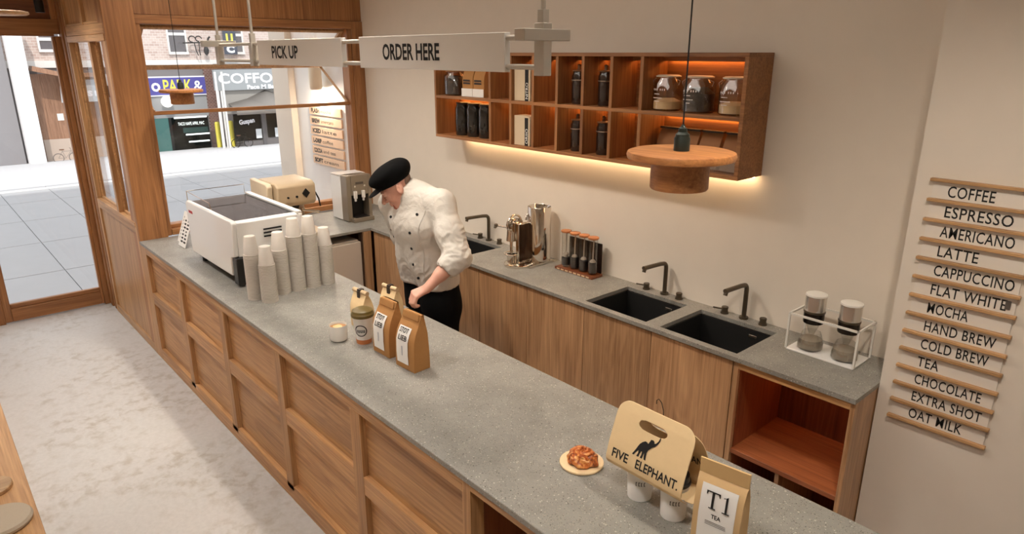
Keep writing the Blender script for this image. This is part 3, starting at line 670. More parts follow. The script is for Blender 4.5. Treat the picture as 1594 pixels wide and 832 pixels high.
# ---- cup carrier with two cups
def paper_mark(parent, ang0, R, s):
    mk = MB()
    for i, w_ in enumerate((.004, .006, .004, .005)):
        a0 = ang0 + (i * .0085) / R; a1 = a0 + w_ / R
        for z0, z1 in ((.062, .064), (.064, .074), (.074, .076)):
            aa1 = a0 + .0022 / R if z1 == .074 else a1
            mk.quad((R * math.cos(a0), R * math.sin(a0), z0), (R * math.cos(aa1), R * math.sin(aa1), z0), (R * math.cos(aa1) * 1.0, R * math.sin(aa1), z1), (R * math.cos(a0), R * math.sin(a0), z1))
    part('lettering', mk, INK, parent)
for x, lab, dz in ((4.522, 'white paper cup hanging in the left hole of the kraft carrier', 0), (4.652, 'white paper cup in the right hole of the kraft carrier nearest the tea bag', 0)):
    c = thing('paper_cup', lab, 'cup', (x, .355, Z0), 0, 'paper cups in the kraft carrier')
    b_ = part('body', MB().lathe([(0, .003), (.0365, .003), (.037, 0), (.0385, .001), (.0435, .115), (.0455, .117), (.0445, .121), (0, .119)], n=36), WHITEP, c)
    part('lid', MB().lathe([(.0, .119), (.046, .1205), (.0475, .125), (.0465, .131), (.043, .133), (.041, .150), (.033, .156), (0, .156)], n=36), plain('black_lid', (20, 18, 18), .35), c)
    paper_mark(b_, -1.25, .0437, 1)
cr = thing('cup_carrier', 'folded kraft paper carrier with elephant print holding two white cups', 'carrier', (4.585, .355, Z0 + .098))
# front sheet: curved profile in (y, z), outline in (x, s)
def sheet(x0, x1, prof, corner, hole=None, th=.0012):
    """bent card: profile points (y, z) from the top edge down; rounded top corners; oval hand hole near the top"""
    mbx = MB(); n = len(prof); L = [0]
    for i in range(1, n): L.append(L[-1] + math.dist(prof[i], prof[i - 1]))
    nx = 81; NS = 84
    def pt(u, s):
        i = 0
        while i < n - 2 and L[i + 1] < s: i += 1
        t = (s - L[i]) / (L[i + 1] - L[i]); y = prof[i][0] * (1 - t) + prof[i + 1][0] * t; z = prof[i][1] * (1 - t) + prof[i + 1][1] * t
        return (u, y, z)
    S = [L[-1] * k / NS for k in range(NS + 1)]; grid = {}
    for a in range(nx):
        u = x0 + (x1 - x0) * a / (nx - 1); e = min(u - x0, x1 - u)
        s0 = corner - math.sqrt(max(0, corner ** 2 - (corner - e) ** 2)) if e < corner else 0
        for k, s in enumerate(S): grid[a, k] = (u, s0 + (L[-1] - s0) * k / NS)
    vid = {}; vs = []
    for key, (u, s) in grid.items(): vid[key] = len(vs); vs.append(pt(u, s))
    fs = []; gq = lambda u, s: ((u - hole[0]) / hole[2]) ** 4 + ((s - hole[1]) / hole[3]) ** 2
    for a in range(nx - 1):
        for k in range(NS):
            q = [(a, k), (a + 1, k), (a + 1, k + 1), (a, k + 1)]
            if hole and all(gq(*grid[c]) < 1 for c in q): continue
            if hole:
                for c in q:   # draw the ragged rim out to the oval
                    u, s = grid[c]
                    if gq(u, s) < 1 - 1e-6:
                        lo, hi = 1.0, 60.0
                        for _ in range(30):
                            m_ = (lo + hi) / 2
                            if gq(hole[0] + (u - hole[0]) * m_, hole[1] + (s - hole[1]) * m_) < 1: lo = m_
                            else: hi = m_
                        if abs(u - hole[0]) + abs(s - hole[1]) > 1e-6: vs[vid[c]] = pt(hole[0] + (u - hole[0]) * lo, hole[1] + (s - hole[1]) * lo)
            fs.append(tuple(vid[c] for c in q))
    return mbx.add(vs, fs, True)
HX = .142
prof_f = [(-.014, .232), (-.028, .202), (-.050, .145), (-.068, .095), (-.079, .055), (-.080, .040), (-.071, .024), (-.050, .008)]
CK = KRAFTL
fs_ = part('front_sheet', sheet(-HX, HX, prof_f, .045, (-.002, .052, .052, .0155)), CK, cr); m_ = fs_.modifiers.new('thick', 'SOLIDIFY'); m_.thickness = .0015; m_.offset = 1
prof_b = [(.010, .200), (.022, .17), (.048, .12), (.066, .07), (.072, .035), (.068, .020), (.060, .010), (.050, .008)]
bs_ = part('back_sheet', sheet(-HX + .004, HX, prof_b, .045, (-.002, .046, .052, .0155)), CK, cr); m_ = bs_.modifiers.new('thick', 'SOLIDIFY'); m_.thickness = .0015
# bottom tray with two holes: strips around the cups
bt = MB()
for xc in (-.063, .067):
    for i in range(24):
        a0, a1 = 2 * PI * i / 24, 2 * PI * (i + 1) / 24
        def E(a, r=None):
            if r: return (xc + r * math.cos(a), r * math.sin(a), .008)
            c_, s_ = math.cos(a), math.sin(a); k = min((.065 if True else 1) / max(1e-6, abs(c_)), .050 / max(1e-6, abs(s_))); return (xc + k * c_, k * s_, .008)
        bt.quad(E(a0, .0435), E(a1, .0435), E(a1), E(a0))
bo_ = part('bottom_sheet', bt, CK, cr)
part('end_flap', MB().loft([[(.128, -.04, .003), (.150, -.03, .000), (.155, 0, -.001), (.150, .03, .0), (.128, .04, .003)], [(.128, -.04, .0045), (.150, -.03, .0015), (.155, 0, .0005), (.150, .03, .0015), (.128, .04, .0045)]]), CK, cr)
part('hook', MB().tube([(.010, -.004, .2), (.008, -.003, .238), (-.002, -.001, .262), (-.014, 0, .270), (-.022, .001, .262), (-.022, .001, .250)], .0013, n=6), BLACKM, cr, label='thin dark wire hook')
# print on the front sheet
def front_pt(u, h):   # point on the front sheet at height h
    for (y0, z0), (y1, z1) in zip(prof_f[:-1], prof_f[1:]):
        if z1 <= h <= z0: t = (h - z0) / (z1 - z0); return Vector((u, y0 + (y1 - y0) * t - .0028, h))
    return Vector((u, prof_f[-1][0], h))
upv = (front_pt(0, .09) - front_pt(0, .05)).normalized()
for w_, x0_, wd_ in (('FIVE', -.122, .062), ('ELEPHANT.', -.030, .155)): text(w_, .040, front_pt(x0_, .058), (1, 0, 0), (front_pt(0, .09) - front_pt(0, .06)), INK, fs_, width=wd_, bold=.0008)
elephant = [(.02, 0), (.14, 0), (.19, .12), (.34, .34), (.36, .20), (.30, 0), (.43, 0), (.45, .16), (.50, .34), (.56, .36), (.56, .16), (.52, 0), (.65, 0), (.68, .2), (.70, .34), (.72, .16), (.76, 0), (.88, 0), (.86, .1), (.84, .4), (.88, .58), (1.05, .80), (1.2, .92), (1.33, 1.12), (1.40, 1.30), (1.41, 1.44), (1.37, 1.50), (1.33, 1.40), (1.30, 1.26), (1.2, 1.10), (1.12, 1.06), (1.10, 1.14), (1.02, 1.2), (.88, 1.18), (.84, 1.05), (.78, .9), (.72, .95), (.6, .97), (.45, .86), (.32, .70), (.24, .52), (.2, .4), (.1, .16)]
ev = []
def ept(px, py): return front_pt(-.050 + px * .060, .094 + py * .053)
part('elephant_emblem', MB().add([ept(*p) for p in elephant], [tuple(range(len(elephant)))]), INK, fs_, label='black elephant emblem with raised trunk')
text('ANT', .036, (.082, .0560, .075), (1, 0, 0), (0, -.2, .97), INK, bs_, width=.058, bold=.0006)
# ---- tea bag
tb = thing('tea_bag', 'kraft bag labelled T1 TEA at the bottom edge of the picture', 'bag', (4.828, .325, Z0), math.radians(9))
rings = []
for z, hd, hw in ((0, .035, .068), (.03, .036, .069), (.12, .034, .069), (.19, .024, .07), (.225, .010, .071), (.232, .003, .072), (.276, .002, .072)):
    rings.append([(-hw, -hd, z), (hw, -hd, z), (hw - (.012 if .15 < z < .23 else .004), 0, z), (hw, hd, z), (-hw, hd, z), (-hw + .008, 0, z)])
bd = part('bag', MB().loft(rings), KRAFTT, tb, .001)
part('seal_band', bx((-.072, -.0032, .232), (.072, .0032, .277)), plain('seal_kraft', (204, 170, 118), .8), tb, .001)
# label on the sloping front
A, B = Vector((0, -.0362, .10)), Vector((0, -.0225, .198))
lz = [(.012, -.0366), (.10, -.0356), (.12, -.0352), (.19, -.0252), (.213, -.0172)]
vs = []
for z, y in lz: vs += [(-.052, y - .0006, z), (.052, y - .0006, z)]
lo = part('label', MB().add(vs, [(2 * i, 2 * i + 1, 2 * i + 3, 2 * i + 2) for i in range(len(lz) - 1)]), WHITEP, bd)
# serif T1
sl = Vector((0, .01, .07)).normalized(); nf = Vector((0, -.99, .14)); o_ = Vector((-.034, -.0363, .148))
t1 = [[(.0, .052), (.040, .052), (.040, .040), (.038, .040), (.035, .0485), (.005, .0485), (.002, .040), (.0, .040)], [(.0165, .0485), (.0235, .0485), (.0235, .003), (.0165, .003)], [(.010, .0), (.030, .0), (.030, .003), (.010, .003)],
      [(.055, .047), (.062, .052), (.0625, .052), (.0625, .003), (.0565, .003), (.0565, .046), (.050, .044), (.050, .0465)], [(.049, .0), (.070, .0), (.070, .003), (.049, .003)]]
tm = MB()
for p in t1: tm.prism(p, o_, (1, 0, 0), sl, nf, .0005)
part('lettering', tm, INK, bd)
text('TEA', .019, (-.014, -.0364, .118), (1, 0, 0), (0, .05, 1), INK, bd, width=.028, bold=.0004)
for k in range(3): part('printed_line', bx((-.03, -.0370, .105 - .005 * k), (.03, -.0366, .107 - .005 * k)), plain('grey_print', (150, 148, 146), .8), bd)

# ================================================================== LEFT COUNTER
gr = thing('coffee_grinder', 'beige coffee grinder with a boxy hood and dark holes behind the espresso machine', 'grinder', (.42, .98, Z0))
part('hood', MB().prism([(-.10, .24), (.26, .24), (.285, .27), (.285, .40), (.24, .425), (-.06, .43), (-.10, .40)], (0, -.15, 0), (1, 0, 0), (0, 0, 1), (0, 1, 0), .31), BEIGE, gr, .012, seg=3)
part('end_cap', MB().prism([(-.11, .25), (.20, .25), (.22, .40), (.19, .42), (-.11, .43)], (0, -.20, 0), (1, 0, 0), (0, 0, 1), (0, 1, 0), .045), plain('pale_beige', (226, 208, 178), .4), gr, .008)
for y, r in ((-.07, .008), (.0, .009)): part('knob', MB().cyl((.284, y, .315), (.292, y, .315), r, n=12), BLACK, gr)
part('dial', MB().prism([(-.03, 0), (0, -.036), (.03, 0), (0, .036)], (.2835, .075, .335), (0, 1, 0), (0, 0, 1), (1, 0, 0), .012), BLACK, gr, label='dark diamond shaped dial')
part('column', MB().box((-.08, -.12, .02), (.14, .12, .24)), STEEL, gr, .006)
part('spout', MB().cyl((.18, .03, .24), (.18, .03, .2), .035, .02, n=20), BLACK, gr)
part('tray', bx((.0, -.16, 0), (.36, .2, .03)), BEIGE, gr, .006)
part('portafilter', MB().cyl((.19, .06, .18), (.19, .06, .205), .036, n=20).cyl((.22, .07, .19), (.34, .15, .185), .010), CHROME, gr)
part('lever', MB().tube([(.27, .16, .33), (.29, .175, .28), (.30, .18, .22)], .006), BLACKM, gr)
wd = thing('water_dispenser', 'white and taupe water dispenser with black drip bay on the window counter', 'dispenser', (.40, 1.60, Z0))
part('housing', bx((-.125, -.115, .005), (.05, .115, .385)), WHITEM, wd, .006)
part('front_frame', MB().box((.05, -.115, .005), (.155, -.075, .39)).box((.05, .085, .005), (.155, .115, .39)).box((.05, -.075, .225), (.155, .085, .39)).box((.05, -.075, .005), (.155, .085, .03)), TAUPE, wd, .004)
part('bay', bx((.05, -.074, .03), (.06, .084, .225)), BLACK, wd)
part('drip_tray', bx((.06, -.09, .0), (.20, .105, .035)), TAUPE, wd, .004)
part('drip_grid', bx((.065, -.06, .036), (.185, .07, .04)), plain('dark_grid', (60, 54, 50), .4, .5), wd)
for y in (-.045, .03): part('tap', MB().box((.155, y - .012, .20), (.18, y + .012, .262)).cyl((.165, y, .175), (.165, y, .20), .009), plain('tap_white', (236, 232, 226), .3), wd, .003)
part('display', bx((.1545, -.03, .315), (.158, .04, .335)), plain('display_dark', (90, 80, 70), .3), wd)
for y in (-.04, .05): part('button', MB().cyl((.155, y, .30), (.159, y, .30), .008), CHROME, wd)
part('top_sheet', MB().prism([(-.13, -.12), (.04, -.12), (.05, .12), (-.12, .12)], (0, 0, .387), (1, 0, 0), (0, 1, 0), (0, 0, 1), .004), WHITEM, wd)

# ================================================================== BACK COUNTER OBJECTS
fl_lab = ['dark L shaped tap at the far sink behind the barista', 'dark L shaped tap over the middle sink', 'dark L shaped tap over the nearest sink']
kn = []
def faucet(label, x):
    t = thing('faucet', label, 'tap', (x, 2.005, Z0))
    pts = [(0, 0, .006), (0, 0, .165)] + [(0, -.032 * (1 - math.cos(a)), .165 + .032 * math.sin(a)) for a in [i * PI / 12 for i in range(1, 6)]] + [(0, -.06, .200), (0, -.215, .206)]
    part('spout', MB().tube(pts, .0125, n=14), GUN, t); part('collar', MB().cyl((0, 0, 0), (0, 0, .012), .024, n=20), GUN, t); part('aerator', MB().cyl((0, -.205, .198), (0, -.212, .182), .011, n=14), GUN, t)
    return t
def knob(label, x, lever):
    t = thing('tap_knob', label, 'knob', (x, 2.0, Z0))
    part('base', MB().cyl((0, 0, 0), (0, 0, .008), .022, n=18), GUN, t); part('knob', MB().lathe([(0, .038), (.017, .038), (.019, .034), (.0165, .022), (.019, .010), (.019, .008), (0, .008)], n=18), GUN, t)
    if lever: part('lever', MB().cyl((-.01, -.01, .026), (-.055, -.03, .028), .0045), GUN, t)
for (x, a, b), fl_, w_ in zip(((1.773, 1.676, 1.903), (3.405, 3.276, 3.511), (3.925, 3.812, 4.039)), fl_lab, ('far', 'middle', 'nearest')):
    faucet(fl_, x); knob('dark tap handle with side lever left of the %s tap' % w_, a, True); knob('plain dark round handle right of the %s tap' % w_, b, False)
# ---- lever coffee maker
lm = thing('lever_coffee_maker', 'polished chrome lever coffee maker with tall cylinder on the back counter', 'coffee maker', (2.39, 1.85, Z0))
def oval(cx, cy, rx, ry, z, n=28): return [(cx + rx * math.cos(2 * PI * i / n), cy + ry * math.sin(2 * PI * i / n), z) for i in range(n)]
part('base_plate', MB().loft([oval(0, -.08, .10, .12, 0), oval(0, -.08, .10, .12, .014), oval(0, -.08, .094, .114, .018)], True).box((-.05, -.1, .002), (.115, .13, .016)), CHROME, lm)
part('reservoir', MB().lathe([(.080, .01), (.080, .385), (.078, .388), (.076, .385), (.076, .2), (0, .2)], (.035, .06, 0), n=40), CHROME, lm)
part('body_slab', bx((-.01, -.115, .016), (.02, .02, .29)), CHROME, lm, .006)
part('slab_face', bx((.0202, -.105, .03), (.022, -.02, .28)), plain('bronze_face', (104, 84, 70), .2, .9), lm)
part('boiler', MB().cyl((-.012, -.09, .265), (-.075, -.09, .265), .052, n=28), CHROME, lm)
part('boiler_ring', MB().tube([(-.045, -.09 + .06 * math.cos(a), .275 + .06 * math.sin(a)) for a in [2 * PI * i / 28 for i in range(28)]], .008, closed=True), CHROME, lm)
part('group', MB().cyl((-.045, -.12, .235), (-.045, -.12, .165), .030, .036, n=24).cyl((-.045, -.12, .165), (-.045, -.12, .05), .011), CHROME, lm)
part('grip', MB().tube([(-.06, -.14, .255), (-.085, -.17, .262), (-.11, -.19, .268)], .0055), CHROME, lm); part('lever_knob', MB().lathe([(0, -.012), (.010, -.01), (.014, 0), (.010, .01), (0, .012)], (-.115, -.195, .27), n=16).lathe([(0, -.009), (.012, 0), (0, .009)], (-.10, -.215, .262), n=12), GUN, lm, label='dark lever knob')
part('drip_cup', MB().lathe([(0, 0), (.03, 0), (.034, .05), (.031, .05), (.028, .005), (0, .005)], (-.045, -.12, .0185), n=20).tube([(-.045 + .05 * math.cos(a), -.12 + .05 * math.sin(a), .075) for a in [2 * PI * i / 20 for i in range(20)]], .004, closed=True), CHROME, lm)
part('handle_arc', MB().tube([(0, -.03, .30), (0, -.02, .335), (.0, .0, .35), (.02, .02, .335), (.03, .025, .30)], .007), CHROME, lm)
# ---- rack of vials
vr = thing('vial_rack', 'dark wooden rack holding the row of coffee vials on the back counter', 'rack', (2.777, 1.93, Z0))
part('tray', bx((-.165, -.052, 0), (.165, .052, .018)), wood('rack_wood', (92, 46, 22), (140, 78, 42), 'X'), vr, .003)
part('back_plate', bx((-.13, .047, .018), (.155, .052, .215)), plain('rack_back', (42, 26, 20), .35), vr, .002)
for k in range(8): part('printed_label', bx((-.145 + .037 * k, -.0528, .004), (-.120 + .037 * k, -.0522, .013)), plain('label_cream', (216, 186, 146), .7), vr)
for k, w_ in enumerate(('first and leftmost', 'second', 'third', 'fourth and rightmost')):
    v = thing('coffee_vial', '%s tall glass coffee vial with wooden cap in the rack' % w_, 'vial', (2.777 - .115 + .079 * k, 1.93, Z0 + .0185), 0, 'coffee vials in the rack')
    part('tube', MB().lathe([(0, .001), (.026, .001), (.030, .01), (.030, .235), (.0285, .235), (.0285, .012), (0, .008)], n=24), JARG, v)
    part('coffee_grounds', MB().lathe([(0, .012), (.027, .012), (.0275, .02), (.0275, .075 if k else .06), (0, .09 if k else .07)], n=20), plain('dark_beans', (40, 30, 26), .6, bump=.4, bscale=180), v)
    part('cap', MB().lathe([(0, .232), (.033, .232), (.036, .238), (.034, .245), (0, .246)], n=24), wood('cap_wood', (150, 88, 46), (196, 128, 76), 'X'), v)
    part('spoon', MB().cyl((0, 0, .08), (.004, 0, .232), .004).lathe([(0, 0), (.014, .004), (.02, .03), (.012, .04), (0, .042)], (0, 0, .055), n=14), plain('spoon_grey', (176, 160, 144), .4), v)
# ---- wire frame with two drippers
wf = thing('dripper_stand', 'white wire frame stand holding two glass drippers at the counter end', 'stand', (4.43, 1.89, Z0)); fx, fy, fh, rr = .16, .09, .19, .0045
part('base_plate', bx((-fx, -fy, .0), (fx, fy, .008)), WHITEM, wf, .002)
WFR = plain('white_wire', (226, 222, 214), .35)
for sx in (-1, 1):
    for sy in (-1, 1): part('upright', bx((sx * fx - rr, sy * fy - rr, .008), (sx * fx + rr, sy * fy + rr, fh)), WFR, wf)
    part('top_bar', bx((sx * fx - rr, -fy, fh - 2 * rr), (sx * fx + rr, fy, fh)), WFR, wf)
for sy in (-1, 1): part('top_bar', bx((-fx, sy * fy - rr, fh - 2 * rr), (fx, sy * fy + rr, fh)), WFR, wf)
SMG = thin_glass('smoky_glass', (.82, .80, .77), 1.5, .04, .10)
for x, w_ in ((4.352, 'left'), (4.515, 'right')):
    d = thing('coffee_dripper', '%s glass dripper with silver cylinder in the wire stand' % w_, 'dripper', (x, 1.875, Z0 + .0085), 0, 'drippers in the wire stand')
    part('carafe', MB().lathe([(0, .001), (.052, .001), (.058, .008), (.057, .035), (.046, .075), (.040, .088), (.0385, .088), (.0445, .075), (.0555, .035), (.0565, .009), (0, .005)], n=32), JARG, d)
    part('water', MB().lathe([(0, .006), (.055, .009), (.0552, .03), (.051, .052), (0, .052)], n=28), plain('carafe_grey', (168, 158, 144), .12, .3), d)
    part('funnel', MB().lathe([(.004, .07), (.012, .075), (.046, .165), (.044, .166), (.010, .08)], n=28), JARG, d)
    part('metal_filter', MB().lathe([(.0, .135), (.045, .135), (.0465, .14), (.0465, .19), (.0, .19)], n=32), plain('dark_filter', (52, 44, 38), .25, .7), d)
    part('band', MB().lathe([(.0470, .186), (.0490, .188), (.0490, .196), (.0470, .198)], n=32), GUN, d)
    part('cylinder', MB().lathe([(.047, .196), (.047, .27), (.0455, .27), (.0455, .2)], n=32), plain('bright_silver', (226, 220, 212), .22, .75), d)
    part('cap', MB().lathe([(0, .268), (.046, .268), (.049, .271), (.048, .278), (.040, .281), (0, .282)], n=36), plain('cap_white', (232, 228, 220), .4), d)

# ================================================================== THINGS IN THE WALL SHELF
ZU, ZL = 1.722 + .3032, 1.722 + .0202
DARKJ = plain('dark_jar_contents', (44, 28, 22), .45, bump=.3, bscale=120)
def jar(label, loc, r, h, content, cz, lidmat, group, lid='flat', glass=None):
    t = thing('storage_jar', label, 'jar', loc, 0, group)
    part('glass', MB().lathe([(0, .001), (r * .9, .001), (r, .008), (r, h * .78), (r * .78, h * .9), (r * .78, h * .95), (r * .74, h * .95), (r * .74, h * .9), (r * .96, h * .77), (r * .96, .01), (0, .006)], n=28), glass or JARG, t)
    part('contents', MB().lathe([(0, .008), (r * .93, .009), (r * .94, cz * .8), (r * .5, cz * 1.05), (0, cz * .9)], n=22), content, t)
    if lid == 'flat': part('lid', MB().lathe([(0, h * .94), (r * .84, h * .94), (r * .87, h * .96), (r * .84, h), (0, h)], n=24), lidmat, t)
    else:
        part('lid', MB().lathe([(0, h * .94), (r * .83, h * .94), (r * .86, h * .965), (r * .7, h * .995), (0, h)], n=24), lidmat, t)
        part('clip', MB().tube([(-r * .8, -r * .3, h * .9), (-r * 1.05, -r * .3, h * .82), (-r * .95, -r * .3, h * .7)], .002, n=6).tube([(r * .8, -r * .3, h * .9), (r * 1.1, -r * .2, h * .84), (r * 1.0, -r * .2, h * .72)], .002, n=6), STEEL, t)
    return t
FLOUR = plain('flour', (222, 188, 140), .8, bump=.3, bscale=40); BEANS = plain('beans', (38, 24, 18), .4, bump=.6, bscale=220)
WL = plain('white_lid', (206, 196, 182), .45); CORK = plain('cork_lid', (140, 96, 58), .7)
jar('squat dark jar with cork lid in the upper left cubby', (1.535, 1.905, ZU), .085, .175, DARKJ, .13, CORK, None)
def carton(label, loc, w, d, h, strip, txt, group=None, rounded=False):
    t = thing('carton', label, 'carton', loc, 0, group)
    if rounded:
        r = .03; poly = [(-w / 2, 0), (w / 2, 0), (w / 2, h - r)] + [(w / 2 - r + r * math.cos(a), h - r + r * math.sin(a)) for a in (.4, .8, 1.2, PI / 2)] + [(-w / 2, h)]
        b_ = part('body', MB().prism(poly, (0, -d / 2, 0), (1, 0, 0), (0, 0, 1), (0, 1, 0), d), plain('carton_cream', (206, 186, 156), .6), t, .002)
    else: b_ = part('body', bx((-w / 2, -d / 2, 0), (w / 2, d / 2, h)), plain('carton_cream', (206, 186, 156), .6), t, .003)
    part('black_strip', bx((w * .18, -d / 2 - .0008, .0005), (w * .40, -d / 2 - .0002, h * .99 if not rounded else h - .012)), BLACK, b_, label='black strip with white upright lettering')
    text(txt, .034, (w * .38, -d / 2 - .0012, .012), (0, 0, 1), (-1, 0, 0), WHITEP, b_, width=h * .5)
    return t
for x, w_ in ((1.73, 'left'), (1.855, 'right')):
    t = thing('coffee_bag', '%s kraft bag with white foot beside the squat jar in the upper shelf' % w_, 'bag', (x, 1.90, ZU), 0, 'kraft bags with white foot on the shelf')
    b_ = part('pouch', bag(.118, .08, .20, bulge=.006), KRAFT, t, .001)
    part('white_foot', bx((-.06, -.0475, .001), (.06, -.0445, .055)), WHITEP, b_)
    for r_ in range(2): part('printed_line', MB().prism([(-.04, 0), (.04, 0), (.036, .012), (-.038, .013)], (0, -.0472, .085 + .018 * r_), (1, 0, 0), (0, 0, 1), (0, -1, 0), .001), DARKB, b_)
for k, w_ in enumerate(('left', 'middle', 'right')):
    t = thing('dark_bottle', '%s of three tall black glass jars in the lower left cubby' % w_, 'bottle', (1.60 + .135 * k, 1.92, ZL), 0, 'black jars in the lower left cubby')
    part('glass', MB().lathe([(0, 0), (.055, 0), (.060, .01), (.060, .19), (.052, .215), (.05, .222), (0, .222)], n=26), plain('dark_glass', (24, 20, 16), .12, coat=.5), t)
    part('lid', MB().lathe([(0, .222), (.052, .222), (.053, .234), (0, .236)], n=24), plain('dark_lid', (50, 38, 30), .4), t)
carton('cream carton with black lettered strip in the upper cubby', (2.335, 1.88, ZU), .15, .10, .20, .1, 'NITRO')
carton('round shouldered cream carton with black lettered strip in the lower cubby', (2.335, 1.88, ZL), .15, .10, .19, .1, 'ORIIO', rounded=True)
for x, n_ in ((2.755, 'left'), (2.965, 'right')):
    for z, u_ in ((ZU, 'upper'), (ZL, 'lower')):
        t = thing('swing_top_bottle', 'dark swing top bottle in the %s %s narrow cubby' % (u_, n_), 'bottle', (x, 1.91, z)); h = .19 if u_ == 'upper' else .185
        part('glass', MB().lathe([(0, 0), (.040, 0), (.044, .008), (.044, h * .86), (.038, h * .94), (.036, h), (0, h)], n=24), plain('dark_brown_glass', (40, 26, 20), .14, coat=.5), t)
        part('lid', MB().lathe([(0, h), (.040, h), (.041, h + .006), (.012, h + .010), (.009, h + .028), (.013, h + .036), (0, h + .042)], n=20), plain('lid_amber', (110, 74, 46), .4), t)
        part('band', MB().lathe([(.0445, h * .72), (.0455, h * .725), (.0455, h * .75), (.0445, h * .755)], n=24), STEEL, t)
for x, ct, cz, w_, r in ((3.395, FLOUR, .06, 'left clip top jar with pale flour', .078), (3.59, BEANS, .12, 'middle clip top jar full of dark beans', .085), (3.80, FLOUR, .06, 'right clip top jar with pale flour', .080)):
    j = jar(w_ + ' in the wide upper cubby', (x, 1.92, ZU), r, .185, ct, cz, WL, 'clip top jars in the wide cubby', 'clip')
    # white print curved on the glass
    pr = MB()
    for k, (a0, L_, z) in enumerate(((-2.1, .5, .105), (-1.5, .45, .105), (-2.0, .5, .085), (-2.1, .8, .065), (-1.95, .45, .048))):
        R_ = r + .0006; hh = .010 if k < 2 else .004
        for q in range(6):
            if k < 2 and q % 2: continue
            b0, b1 = a0 + L_ * q / 6, a0 + L_ * (q + .8) / 6
            pr.quad((R_ * math.cos(b0), R_ * math.sin(b0), z), (R_ * math.cos(b1), R_ * math.sin(b1), z), (R_ * math.cos(b1), R_ * math.sin(b1), z + hh), (R_ * math.cos(b0), R_ * math.sin(b0), z + hh))
    part('white_print', pr, WHITEP, j)
for k, x in enumerate((3.40, 3.535, 3.67, 3.81)):
    t = thing('kraft_pouch', ('first', 'second', 'third', 'fourth')[k] + ' kraft pouch from the left in the wide lower cubby', 'bag', (x, 1.95, ZL), 0, 'kraft pouches in the wide lower cubby')
    b_ = part('pouch', bag(.122, .07, .185, bulge=.008, lean=.12), plain('pouch_brown', (150, 104, 66), .8, var=.05), t, .001)
    part('dark_top', bx((-.06, .0, .182), (.06, .035, .192)), DARKB, t)
    part('printed_line', bx((-.05, -.036, .055), (.05, -.0335, .075)), DARKB, b_); part('printed_line', bx((-.03, -.036, .085), (.03, -.0325, .092)), DARKB, b_)
gp = solo('glass_panel', bx((-.11, -.003, .0), (.11, .003, .075)), SMG, 'low clear glass plate in front of the kraft pouches', 'panel', (3.76, 1.86, ZL))

# ================================================================== BENCH
bn = thing('bench', 'long pale oak bench along the customer side, bottom left', 'bench', (1.5, -1.47, 0))
part('seat', bx((-2.6, -.38, .415), (4.0, .385, .45)), PALEW, bn, .004)
part('front_panel', bx((-2.55, .33, 0), (3.95, .35, .415)), PALEW, bn)
for x in (-2.5, 0.7, 3.8): part('support', bx((x, -.38, 0), (x + .04, .33, .415)), PALEW, bn)
solo('round_tray', MB().lathe([(0, 0), (.082, 0), (.085, .004), (.085, .018), (.081, .022), (0, .022)], n=40), wood('tray_wood', (150, 118, 84), (196, 164, 124), 'Y'), 'round wooden tray on the bench, upper of the two at left edge', 'tray', (2.16, -1.222, .4502))
solo('round_cushion', MB().lathe([(0, 0), (.10, 0), (.112, .006), (.115, .018), (.108, .03), (.07, .036), (0, .037)], n=40), plain('felt_grey', (176, 164, 146), .9, bump=.2, bscale=150), 'round grey beige cushion on the bench in the bottom left corner', 'cushion', (2.475, -1.215, .4502))

